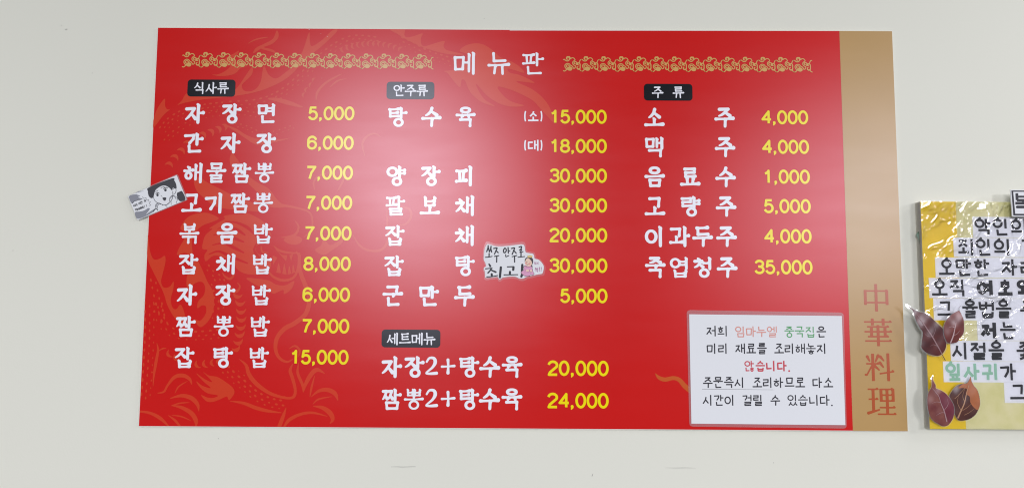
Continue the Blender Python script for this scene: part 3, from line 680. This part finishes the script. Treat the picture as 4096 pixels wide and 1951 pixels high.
for s, p, y, dx in (('자장2+탕수육', '20,000', 922, 0), ('짬뽕2+탕수육', '24,000', 1003, -.5)):
    its = []
    for c, x in zip(s, set_x):
        if c not in '2+': its.append((c, (x+dx)*S, y*S))
    text('dish_name', its, M_white, board, EM, .0735, y=PY)
    a = Art(1700, y*S-50, 1840, y*S+50, 1.4); ox, oy = 1700, y*S-38
    a.stroke([(ox+7, oy+18), (ox+18, oy+3), (ox+36, oy+4), (ox+41, oy+20), (ox+30, oy+40), (ox+5, oy+62), (ox+20, oy+65), (ox+46, oy+63)], [4, 4.5, 6, 7, 5, 3.5, 5, 6.5])
    a.stroke([(ox+68, oy+37), (ox+92, oy+36), (ox+117, oy+34)], [5, 3.5, 5.5]); a.stroke([(ox+92, oy+10), (ox+93, oy+36), (ox+92, oy+62)], [6, 4.5, 6.5])
    a.mesh('portion_mark', M_white, board, PY)
    rx, rz = xz(1531, y+4); number('price', p, rx, rz, DE*1.04, M_yel, board, y=PY)
A3, B3 = {0: 1645.5, 1: 1705, 15: 1734, 2: 1763, 3: 1822}, {0: 1648, 1: 1709, 15: 1738, 2: 1768, 3: 1828.5}
for s, p, y, sel in (('소주', '4,000', 296, (0, 3)), ('맥주', '4,000', 370, (0, 3)), ('음료수', '1,000', 445, (0, 15, 3)), ('고량주', '5,000', 519, (0, 15, 3)), ('이과두주', '4,000', 594.5, (0, 1, 2, 3)), ('죽엽청주', '35,000', 672, (0, 1, 2, 3))):
    row(s, [A3[i] for i in sel], 296, [B3[i] for i in sel], 672, tt(y, 296, 672), p, 2032.5, 2043.5)
for i, (c, x, y) in enumerate((('中', 3504, 1190), ('華', 3512, 1328), ('料', 3520, 1467), ('理', 3527, 1604))):
    text('strip_character', [(c, x, y)], M_han, board, 120/1700, .048, 'han', w=1.0, y=-.0007)

# small dents in the printed sheet
M_dent = mat('dent', (222, 150, 148), .4, .5)
for x, y, r_ in ((1237, 120, 2.4), (1310, 148, 1.8), (1284, 136, 1.4), (1288, 314, 1.8), (1197, 322, 1.3), (1288, 202, 1.2)):
    a = Art(x-5, y-5, x+5, y+5, .7); a.dot(x, y, r_, r_*.7); a.mesh('pin_dent', M_dent, board, -.0008)

# ------------------------------------------------------------------ laminated notice
notice = thing('laminated_notice', 'white laminated notice with five typed Korean lines at lower right corner of the menu', 'notice', (pt(3060, 1480)[0], -.001, pt(3060, 1480)[1]))
def pxpoly(pts, y0, y1, dep=0): return slab([pt(a, b, dep) for a, b in pts], y0, y1)
def rq(pts, r):      # rounded quad in pixels
    o = []; n = len(pts)
    for i in range(n):
        p, a, b = np.array(pts[i], float), np.array(pts[i-1], float), np.array(pts[(i+1) % n], float)
        u1 = (a-p)/np.linalg.norm(a-p)*r; u2 = (b-p)/np.linalg.norm(b-p)*r
        for t in np.linspace(0, 1, 6): o.append(tuple((1-t)**2*(p+u1)+2*t*(1-t)*p+t*t*(p+u2)))
    return o
V, F = pxpoly([(2756, 1256), (3366, 1263), (3380, 1698), (2765, 1692)], -.0020, -.0015); obj('paper_sheet', V, F, M_pap, notice)
V, F = pxpoly(rq([(2746, 1239), (3374, 1249), (3386, 1712), (2757, 1704)], 16), -.0014, -.0011); obj('laminate_pouch', V, F, M_film, notice)
def zl(s, xs, y, ox=2550, oy=1180, k=2.044): return [(c, ox+x/k, oy+y/k) for c, x in zip(s, xs)]
NE = 46/1700
def nl(s, xs, y, m, r=.058): text('typed_words', zl(s, xs, y), m, notice, NE, r*.92, 'uni', w=.92, y=-.0022)
nl('저희', [602, 692], 292, M_ink); nl('임마누엘', [838, 926, 1010, 1097], 297, M_pink, .05); nl('중국집', [1238, 1322, 1410], 300, M_grn, .055); nl('은', [1500], 300, M_ink)
nl('미리재료를조리해놓지', [605, 697, 838, 927, 1015, 1155, 1240, 1328, 1415, 1503], 435, M_ink)
nl('않습니다.', [912, 1002, 1088, 1178, 1236], 577, M_rink, .07)
nl('주문즉시조리하므로다소', [573, 657, 745, 832, 977, 1063, 1150, 1240, 1327, 1467, 1557], 712, M_ink)
nl('시간이걸릴수있습니다.', [573, 662, 752, 895, 982, 1124, 1265, 1350, 1440, 1528, 1586], 856, M_ink)
a = Art(2800, 1545, 3100, 1570, .7).org(2550, 1180, 2.044); a.stroke([(527, 766), (820, 768), (1107, 771)], 1.0); a.mesh('underline', M_ink, notice, -.0022)

# ------------------------------------------------------------------ comic card over the left edge
card = thing('comic_card', 'tilted black and white comic card over the left edge of the red board', 'card', (pt(630, 790)[0], -.001, pt(630, 790)[1]))
Z = (500, 680, 5.579)
def zq(pts): return [(Z[0]+x/Z[2], Z[1]+y/Z[2]) for x, y in pts]
V, F = pxpoly(rq(zq([(62, 575), (1180, 88), (1412, 668), (285, 1138)]), 8), -.0014, -.0011); obj('laminate_pouch', V, F, M_film, card)
V, F = pxpoly(zq([(78, 592), (1162, 118), (1384, 662), (290, 1118)]), -.0020, -.0015); obj('card_paper', V, F, M_pap, card)
M_g1 = mat('grey_ink', (140, 142, 150), .5, .4); M_k = mat('card_black', (58, 58, 64), .45, .4)
g = Art(505, 690, 760, 890, .9).org(*Z)
g.poly([(100, 592), (240, 545), (300, 560), (350, 580), (300, 610), (385, 645), (240, 690), (165, 752)])
g.poly([(235, 948), (330, 930), (440, 905), (530, 850), (560, 880), (480, 990), (560, 935), (690, 860), (600, 965), (298, 1092)])
g.stroke([(240, 520), (330, 485), (430, 475)], [2, 8, 2])
g.stroke([(700, 830), (730, 760), (790, 750)], 9); g.stroke([(1020, 640), (1060, 590), (1110, 590), (1150, 650)], 8)
g.mesh('grey_shading', M_g1, card, -.0022)
k = Art(505, 690, 760, 890, .9).org(*Z)
k.poly([(550, 388), (1060, 188), (1110, 240), (1150, 320), (1155, 420), (1080, 400), (1060, 460), (1000, 400), (900, 350), (800, 370), (700, 440), (665, 520), (640, 610), (590, 630), (540, 580), (522, 480)])
k.poly([(1170, 520), (1230, 488), (1285, 480), (1360, 655), (1240, 700), (1180, 620)])
k.stroke([(640, 600), (680, 690), (770, 750), (920, 782), (1010, 720), (1070, 620), (1075, 480)], 5)
k.stroke([(1090, 430), (1125, 400), (1150, 450), (1130, 520), (1090, 550)], 5)
k.dot(735, 560, 26, 32); k.dot(912, 450, 28, 32)
k.stroke([(690, 540), (735, 510), (785, 530)], [4, 9, 4]); k.stroke([(860, 430), (910, 396), (970, 405)], [4, 10, 4])
k.stroke([(690, 490), (750, 455)], 5); k.stroke([(810, 400), (890, 375)], 6)
k.stroke([(810, 570), (840, 600)], 4); k.poly([(850, 620), (930, 620), (905, 690), (860, 665)])
k.stroke([(700, 850), (690, 790), (730, 740), (800, 750), (850, 790)], 4); k.stroke([(740, 860), (735, 800), (770, 770)], 4)
k.stroke([(1000, 700), (1010, 620), (1060, 575), (1130, 590), (1180, 640), (1150, 740)], 4); k.stroke([(1040, 780), (1040, 690), (1070, 640)], 4)
k.stroke([(910, 790), (950, 830)], 4); k.stroke([(940, 780), (1010, 720)], 7); k.stroke([(640, 930), (700, 860), (740, 900)], 9)
k.stroke([(400, 600), (430, 640), (480, 620), (490, 670), (540, 660), (520, 700), (580, 710), (550, 750), (590, 790), (540, 800)], 3, sm=False)
k.stroke([(165, 750), (210, 700), (260, 690), (300, 672), (350, 668), (400, 640)], 4)
k.mesh('comic_drawing', M_k, card, -.0023)
rot = math.radians(23.5)
def slanted(s, x0, y0, x1, y1, em):
    it = []
    n = len(s)
    for i, c in enumerate(s):
        if c != ' ': it.append((c, Z[0]+(x0+(x1-x0)*i/(n-1))/Z[2], Z[1]+(y0+(y1-y0)*i/(n-1))/Z[2]))
    text('speech_lettering', it, M_ink, card, em/1650, .075, 'marker', w=.9, y=-.0024, rot=rot)
slanted('어머 이건 꼭', 222, 795, 455, 695, 11.5); slanted('먹어야해!!', 262, 890, 492, 800, 11.5)

# ------------------------------------------------------------------ cut-out sticker
stk = thing('cut_out_sticker', 'small white cut-out sticker with marker writing and a crowned girl in a pink top', 'sticker', (pt(2055, 1045)[0], -.001, pt(2055, 1045)[1]))
Z2 = (1900, 950, 6.134)
o1 = [(285, 175), (340, 160), (500, 208), (700, 212), (1000, 180), (1150, 165), (1205, 190), (1225, 260), (1245, 360), (1330, 382), (1420, 400), (1450, 450), (1465, 515), (1560, 545), (1640, 620), (1685, 700), (1680, 790), (1650, 880), (1560, 900), (1400, 935),
      (1260, 965), (1180, 1005), (1080, 1000), (1010, 965), (900, 955), (700, 975), (640, 1010), (590, 1020), (550, 965), (400, 980), (265, 985), (250, 930), (245, 850), (218, 740), (272, 705), (255, 620), (218, 540), (222, 420), (240, 280)]
a = Art(1925, 960, 2195, 1130, 1).org(*Z2)
a.poly(o1); a.mesh('sticker_paper', M_pap, stk, -.0020)
cx, cy = 900, 590
a = Art(1915, 955, 2200, 1135, 1).org(*Z2)
a.poly([(cx+(x-cx)*(1.045)+8, cy+(y-cy)*1.12-(10 if y < cy else -6)) for x, y in o1]); a.mesh('laminate_edge', M_film, stk, -.0014)
a = Art(1930, 970, 2120, 1120, .9).org(*Z2)
R1 = 15
for q, r_ in (([(325, 200), (318, 260), (288, 345)], R1), ([(330, 250), (355, 350)], R1), ([(395, 215), (385, 290), (350, 345)], R1), ([(385, 260), (410, 355)], R1), ([(348, 390), (345, 465)], R1), ([(255, 484), (340, 478), (420, 460)], 12),
              ([(460, 268), (540, 255), (520, 310), (480, 405)], R1), ([(515, 320), (570, 370)], R1), ([(478, 462), (585, 442)], 13), ([(535, 455), (532, 600)], R1),
              ([(812, 245), (818, 380)], R1), ([(820, 330), (858, 325)], 11), ([(755, 415), (760, 470), (830, 440)], 12),
              ([(895, 268), (970, 255), (950, 320), (912, 412)], R1), ([(945, 310), (1010, 385)], R1), ([(912, 468), (1025, 440)], 13), ([(970, 460), (972, 600)], R1),
              ([(1082, 235), (1140, 222), (1130, 275), (1095, 310)], R1), ([(1095, 310), (1150, 300), (1100, 365), (1180, 345)], 11), ([(1130, 365), (1128, 470)], R1), ([(1055, 482), (1218, 465)], 12),
              ([(345, 650), (375, 700)], [18, 26]), ([(260, 765), (420, 748)], 13), ([(400, 760), (370, 810), (320, 865)], 18), ([(380, 790), (510, 845)], [16, 22]), ([(410, 895), (412, 940)], 26), ([(290, 965), (420, 955), (555, 930)], 13),
              ([(635, 730), (612, 970)], 28), ([(795, 718), (945, 712)], 14), ([(945, 725), (938, 790)], 28), ([(858, 840), (855, 900)], 26), ([(712, 912), (880, 912), (1048, 908)], 13),
              ([(1160, 670), (1152, 810)], 28), ([(1150, 910), (1138, 955)], 28)):
    a.stroke(q, r_)
a.stroke([(730, 260), (700, 310), (705, 360), (735, 370), (768, 320), (755, 272), (730, 260)], R1)
a.mesh('marker_writing', M_ink, stk, -.0022)
def mini(nm, m, y, polys=(), strokes_=(), dts=()):
    b = Art(2060, 1010, 2150, 1115, .7).org(*Z2)
    for q in polys: b.poly(q)
    for q, r_ in strokes_: b.stroke(q, r_)
    for q in dts: b.dot(*q)
    b.mesh(nm, m, stk, y)
mini('girl_outline', mat('outline_ink', (92, 52, 62), .5, .4), -.00225, [[(1225, 690), (1380, 690), (1425, 830), (1455, 880), (1440, 915), (1395, 925), (1360, 900), (1350, 945), (1220, 945), (1135, 880), (1125, 840), (1190, 790), (1190, 710)]])
mini('girl_hair', mat('hair_ink', (72, 62, 66), .5, .4), -.0023, [[(1225, 600), (1230, 520), (1290, 478), (1370, 480), (1420, 530), (1425, 610), (1400, 670), (1415, 720), (1380, 715), (1300, 600)]])
mini('girl_top', mat('pink_ink', (222, 160, 192), .5, .4), -.00235, [[(1235, 700), (1375, 700), (1415, 830), (1445, 880), (1430, 908), (1395, 915), (1362, 890), (1345, 935), (1225, 935), (1145, 875), (1140, 840), (1200, 790), (1200, 715)]])
mini('girl_skin', mat('skin_ink', (238, 205, 182), .5, .4), -.0024, [[(1228, 610), (1250, 540), (1300, 500), (1370, 560), (1395, 620), (1380, 680), (1310, 705), (1240, 670)]], [], [(1290, 810, 40, 30), (1375, 815, 24, 34)])
mini('girl_features', mat('feature_ink', (96, 46, 50), .5, .4), -.00245, [], [([(1250, 603), (1285, 598)], 5), ([(1330, 615), (1362, 612)], 5), ([(1270, 650), (1290, 664), (1308, 652)], 7), ([(1265, 835), (1330, 835), (1330, 785)], 3), ([(1350, 840), (1395, 850)], 3), ([(1235, 712), (1300, 725), (1370, 712)], 3), ([(1230, 780), (1225, 860)], 3)])
mini('girl_cheeks', mat('cheek_ink', (236, 138, 138), .5, .4), -.00246, [], [], [(1250, 632, 20, 15), (1340, 652, 20, 15)])
mini('crown', mat('crown_ink', (222, 190, 92), .5, .4), -.0025, [], [([(1300, 440), (1305, 478), (1385, 482), (1395, 445)], 9), ([(1305, 475), (1320, 462), (1348, 440), (1370, 462), (1385, 478)], 10)])
M_pur = mat('purple_ink', (160, 62, 128), .5, .4)
text('thumb_note', [(c, Z2[0]+x/Z2[2], Z2[1]+y/Z2[2]) for c, x, y in (('엄', 1478, 628), ('지', 1535, 628))], M_pur, stk, 11/1650, .06, 'marker', w=.8, y=-.0022)
text('thumb_note', [(c, Z2[0]+x/Z2[2], Z2[1]+y/Z2[2]) for c, x, y in (('척', 1510, 790), ('!', 1585, 780), ('!', 1625, 780))], M_pur, stk, 19/1650, .06, 'marker', w=.8, y=-.0022)

# ------------------------------------------------------------------ verse board at the right edge
DP = .016                                  # its face stands 22 mm off the wall
vb = thing('verse_board', 'thick yellow edged canvas board in wrinkled clear vinyl with pasted strips of Korean verse', 'canvas board', (pt(3950, 1260, DP)[0], 0, pt(3950, 1260, DP)[1]))
M_canvas = mat('canvas_side', (226, 221, 208), .7, .3, noise=(40, .06))
M_y2 = mat('yellow_paint', (250, 216, 20), .45, .4, noise=(14, .1))
M_cream = mat('cream_wash', (240, 234, 190), .5, .4, noise=(22, .1, (226, 222, 156)))
x0, zt = pt(3681, 806, DP); x0b, zb = pt(3722, 1714, DP); xr = x0+.62
V, F = slab([(x0, zb), (xr, zb), (xr, zt), (x0, zt)], -DP, .0058); obj('canvas_box', V, F, M_canvas, vb)
x1a, _ = pt(3822, 806, DP)
V, F = slab([(x0, zb), (x1a, zb), (x1a, zt), (x0, zt)], -DP-.0003, -DP-.0001); obj('yellow_band', V, F, M_y2, vb)
V, F = slab([(x1a+.0002, zb), (xr, zb), (xr, zt), (x1a+.0002, zt)], -DP-.0003, -DP-.0001); obj('cream_field', V, F, M_cream, vb)
M_mint = mat('mint_ink', (160, 208, 180), .5, .4); M_st = mat('strip_paper', (246, 247, 252), .5, .35)
VE = 76/1690
def strip(xl, y0p, y1p, words, bx=0):
    a_, b_ = pt(xl, y1p, DP), pt(xl, y0p, DP)
    j = random.uniform(-.0004, .0004)
    V, F = slab([(a_[0], a_[1]), (xr-.03, a_[1]+j), (xr-.03, b_[1]+j), (a_[0], b_[1])], -DP-.0011, -DP-.0004)
    s_ = obj('paper_strip', V, F, M_st, vb)
    cyp = (y0p+y1p)/2
    for chs, xs_, m_, r_ in words:
        text('verse_lettering', [(c, x, cyp) for c, x in zip(chs, xs_)], m_, s_, VE*(.97), r_, 'bold' if r_ > .08 else 'marker2', w=.94, dep=DP, y=-DP-.0014)
strip(3892, 867, 949, [('악인의', (3930, 4002, 4074), M_ink, .063)])
strip(3815, 950, 1027, [('죄인의길', (3862, 3934, 4006, 4116), M_ink, .063)])
strip(3742, 1029, 1109, [('오만한자리', (3785, 3853, 3925, 4036, 4112), M_ink, .063)])
strip(3717, 1111, 1191, [('오직', (3757, 3829), M_ink, .063), ('여호와', (3940, 4019, 4098), M_ink, .098)])
strip(3735, 1192, 1280, [('그율법을주', (3779, 3879, 3946, 4013, 4110), M_ink, .063)])
strip(3910, 1281, 1360, [('저', (3954,), M_ink, .098), ('는', (4030,), M_ink, .063)])
strip(3803, 1361, 1443, [('시절을좇', (3840, 3912, 3984, 4096), M_ink, .063)])
strip(3774, 1444, 1527, [('잎사귀', (3814, 3886, 3957), M_mint, .075), ('가', (4031,), M_ink, .063)])
strip(4018, 1528, 1610, [('그', (4070,), M_ink, .063)])

# wrinkled vinyl stretched over it: real folds, ridges fewer towards the bottom
nx, nz = 330, 540
gx_ = np.concatenate([np.linspace(x0-.001, x0+.29, nx-20), np.linspace(x0+.292, xr, 20)]); gz_ = np.linspace(zb, zt+.0005, nz); GX, GZ = np.meshgrid(gx_, gz_)
rs = np.random.RandomState(5); Hh = np.zeros(GX.shape)
for i in range(112):
    v = rs.rand()**1.7*.62; px_, pz_ = x0+rs.rand()*.3, zt-v*(zt-zb)
    th = rs.uniform(.3, 1.2) if v < .24 else rs.uniform(-.3, .45)
    if rs.rand() < .12: th = rs.uniform(1.3, 1.8)
    ln, wd = rs.uniform(.010, .038), rs.uniform(.0022, .0050)
    if v > .35: wd *= .8
    dx, dz = GX-px_, GZ-pz_; a1 = dx*math.cos(th)+dz*math.sin(th); b1 = -dx*math.sin(th)+dz*math.cos(th)+.004*np.sin(a1*110+i)
    Hh += wd*rs.uniform(.4, .85)*np.exp(-(a1/ln)**2-(b1/wd)**2)*(1 if rs.rand() < .7 else -.6)
for i in range(34):
    v = rs.rand()**1.3*.28; px_, pz_ = x0+rs.rand()*.3, zt-v*(zt-zb); wd = rs.uniform(.006, .016)
    Hh += rs.uniform(.0003, .0009)*np.exp(-((GX-px_)/wd)**2-((GZ-pz_)/wd)**2)*(1 if rs.rand() < .6 else -1)
Hh = np.where(Hh > .006, .006+.35*(Hh-.006), Hh); Hh = np.where(Hh < -.0010, -.0010+.25*(Hh+.0010), Hh)
VV = [(x_, -DP-.0032-h_, z_) for x_, z_, h_ in zip(GX.ravel(), GZ.ravel(), Hh.ravel())]
FF = [(j*nx+i, j*nx+i+1, (j+1)*nx+i+1, (j+1)*nx+i) for j in range(nz-1) for i in range(nx-1)]
# wrap turns the corner and runs back to the wall
k0 = len(VV); VV += [(x0-.0012, .004, z_) for z_ in gz_]
FF += [(k0+j, j*nx, (j+1)*nx, k0+j+1) for j in range(nz-1)]
vw = obj('vinyl_wrap', VV, FF, M_wrap, vb)
for p_ in vw.data.polygons: p_.use_smooth = True

# framed title sign that stands above the verse board
sg = thing('framed_word_sign', 'black framed paper sign with heavy black Korean letter at the top right edge', 'sign', (pt(4110, 812, .03)[0], 0, pt(4110, 812, .03)[1]))
SD = .034
def q4(x0p, y0p, x1p, y1p, lean): 
    a_, b_ = pt(x0p, y0p, SD), pt(x0p+lean, y1p, SD)
    return [(b_[0], b_[1]), (a_[0]+.26, b_[1]), (a_[0]+.26, a_[1]), (a_[0], a_[1])]
V, F = slab(q4(4042, 759, 0, 866, 8), -SD, -SD+.003); obj('sign_paper', V, F, M_pap, sg)
V, F = slab(q4(4045.5, 762, 0, 862, 8), -SD-.0005, -SD-.0002); obj('black_frame', V, F, M_ink, sg)
V, F = slab(q4(4052, 767.5, 0, 855, 8), -SD-.0009, -SD-.0006); obj('inner_panel', V, F, M_pap, sg)
a = Art(4055, 768, 4200, 860, 1)
for q in ([(4066, 774), (4067, 800)], [(4118, 774), (4118, 800)]): a.stroke(q, 5.5, flat=True)
a.stroke([(4067, 787), (4118, 787)], 4, flat=True); a.stroke([(4067, 801), (4118, 801)], 5, flat=True); a.stroke([(4061, 813), (4126, 813)], 5.5, flat=True); a.stroke([(4068, 828), (4118, 828), (4118, 852)], 5.5, sm=False)
a.stroke([(4092, 801), (4092, 813)], 5)
a.mesh('heavy_letter', M_ink, sg, -SD-.0012, SD)
V, F = slab([pt(4075, 850, .02), pt(4090, 850, .02), pt(4090, 780, .02), pt(4075, 780, .02)], -SD+.0031, .0058); obj('stand_off', V, F, M_pap, sg)

# ------------------------------------------------------------------ leaves
def leaf(label, outline, rib, veins, cols, dep, zoom, rim=10, stem=None, group='laminated pressed leaves stuck on the yellow board', curl=.0028, patch=None, name='pressed_leaf'):
    ox, oy, kk = zoom
    pp = [(ox+x/kk, oy+y/kk) for x, y in outline]; c = np.mean(pp, 0)
    x_, z_ = pt(c[0], c[1], dep); t = thing(name, label, 'leaf', (x_, -dep, z_), group)
    ext = max(np.ptp([p[0] for p in pp]), np.ptp([p[1] for p in pp]))/2
    def dome(X, Y):
        r2 = ((X-c[0])**2+(Y-c[1])**2)/ext**2; return curl*(1-r2)+.0006*np.sin(X*.09)*np.sin(Y*.07+1)
    bb = (min(p[0] for p in pp)-10, min(p[1] for p in pp)-10, max(p[0] for p in pp)+10, max(p[1] for p in pp)+10)
    m_ = mat(label[:20]+'_blade', cols[0], .3, .5, noise=(38, .3, cols[1]))
    a = Art(*bb, 2.0).org(ox, oy, kk); a.poly(outline); F0 = a.F.copy(); o_ = a.mesh('leaf_blade', m_, t, -dep-.0004, dep, dome=dome)
    if rim:
        a.F = F0+rim/kk; a.mesh('laminate_edge', M_rim, t, -dep, dep, dome=dome)
    b = Art(*bb, .9).org(ox, oy, kk); b.stroke(rib[0], rib[1])
    for v in veins: b.stroke(v, [4, 3, 1.5])
    b.F = np.where(b.F > 0, b.F, b.F)
    b.mesh('leaf_vein', mat(label[:20]+'_vein', cols[2], .4, .5), t, -dep-.0009, dep, dome=dome)
    if patch:
        b = Art(*bb, 1.2).org(ox, oy, kk)
        for q in patch[0]: b.poly(q)
        fo = Art(*bb, 1.2).org(ox, oy, kk); fo.poly(outline); b.F = np.minimum(b.F, fo.F-.6)
        b.mesh('withered_patch', mat(label[:20]+'_patch', patch[1], .45, .5, noise=(60, .2)), t, -dep-.0006, dep, dome=dome)
    if stem:
        b = Art(bb[0]-20, bb[1]-20, bb[2]+20, bb[3]+30, .9).org(ox, oy, kk); b.stroke(*stem)
        b.mesh('leaf_stalk', mat('leaf_stalk', (78, 58, 56), .5, .4), t, -dep-.0008, dep, dome=dome)
ZL = (3600, 1140, 4.72)
leaf('big maroon pressed leaf in clear film, tip pointing past the left board edge',
     [(130, 375), (230, 440), (340, 500), (470, 530), (600, 630), (720, 750), (800, 830), (840, 980), (868, 1080), (860, 1200), (800, 1290), (720, 1330), (600, 1310), (480, 1260), (400, 1180), (400, 1100), (420, 900), (360, 800), (290, 650), (240, 480), (180, 420)],
     ([(320, 560), (440, 740), (600, 980), (720, 1180), (790, 1300)], [4, 9, 12, 10, 8]), [[(590, 970), (500, 960), (440, 900)], [(440, 740), (380, 760), (350, 740)], [(600, 980), (650, 850), (620, 740)], [(700, 1150), (620, 1120), (560, 1150)]],
     ((104, 50, 48), (72, 36, 38), (146, 112, 114)), .028, ZL, 26, ([(790, 1300), (820, 1350), (860, 1415)], [6, 7, 8]))
leaf('small maroon pressed leaf in clear film with a curved stalk on the pasted strips',
     [(1115, 480), (1150, 540), (1190, 650), (1198, 780), (1190, 900), (1120, 1000), (1080, 1070), (1000, 1095), (900, 1085), (850, 1000), (820, 880), (830, 760), (880, 640), (960, 560), (1040, 510)],
     ([(1040, 690), (1010, 850), (990, 960), (950, 1080)], [3, 8, 12, 12]), [[(1000, 940), (1060, 920), (1110, 850)], [(1020, 800), (960, 780), (900, 800)]],
     ((130, 62, 56), (96, 46, 44), (190, 160, 160)), .030, ZL, 18, ([(1165, 388), (1120, 420), (1115, 485)], [2.5, 4, 5]), curl=.003)
ZM = (3640, 1480, 4.72)
leaf('mauve pointed pressed leaf at the bottom left corner of the yellow board',
     [(432, 105), (405, 150), (402, 250), (395, 320), (340, 420), (318, 540), (325, 700), (370, 850), (440, 950), (540, 1010), (628, 1055), (720, 1030), (790, 940), (825, 820), (820, 680), (760, 560), (680, 450), (580, 380), (480, 335), (475, 280), (430, 190), (425, 130)],
     ([(410, 335), (520, 480), (570, 620), (640, 790), (690, 960)], [3, 5, 6, 9, 10]), [[(560, 600), (480, 590), (400, 620)], [(640, 790), (560, 800), (480, 850)], [(620, 760), (700, 640), (690, 540)]],
     ((138, 84, 74), (108, 48, 50), (168, 132, 134)), .024, ZM, 14, patch=([[(540, 450), (640, 420), (760, 560), (820, 700), (815, 860), (740, 980), (700, 900), (640, 770), (570, 610)]], (116, 40, 56)))
leaf('round brown and orange pressed leaf beside the mauve one on the yellow board',
     [(1142, 118), (1155, 200), (1200, 290), (1260, 370), (1300, 500), (1312, 620), (1290, 720), (1230, 830), (1130, 910), (1020, 945), (920, 940), (860, 860), (800, 720), (750, 560), (745, 470), (800, 370), (880, 290), (980, 250), (1060, 240), (1110, 180)],
     ([(1100, 270), (1060, 400), (1015, 590), (950, 760), (900, 890)], [5, 7, 10, 12, 16]), [[(960, 770), (880, 600), (900, 480)], [(1010, 580), (980, 470), (1040, 290)], [(980, 750), (1070, 690), (1140, 630)], [(830, 530), (940, 420), (1060, 280)], [(1020, 840), (1110, 790), (1200, 720)]],
     ((92, 54, 46), (70, 38, 36), (178, 134, 102)), .0215, ZM, 12, patch=([[(1142, 110), (1240, 330), (1320, 500), (1320, 640), (1270, 745), (1180, 680), (1120, 590), (1110, 490), (1040, 440), (1060, 350), (980, 330), (900, 330), (1000, 240), (1090, 200)]], (178, 104, 62)))
ZG = (3640, 740, 5.577)
leaf('dark green leaf poking out from behind the upper left side of the yellow board',
     [(238, 1015), (135, 1100), (175, 1200), (200, 1290), (220, 1420), (250, 1590), (330, 1500), (330, 1100)],
     ([(300, 1100), (240, 1250), (250, 1500)], [2, 3, 2]), [], ((42, 96, 44), (120, 150, 128), (60, 110, 70)), .004, ZG, 0, curl=.0005, group='leaf behind the board',
     patch=([[(130, 1105), (330, 1130), (330, 1500), (250, 1600), (160, 1300)]], (140, 166, 146)), name='green_leaf')
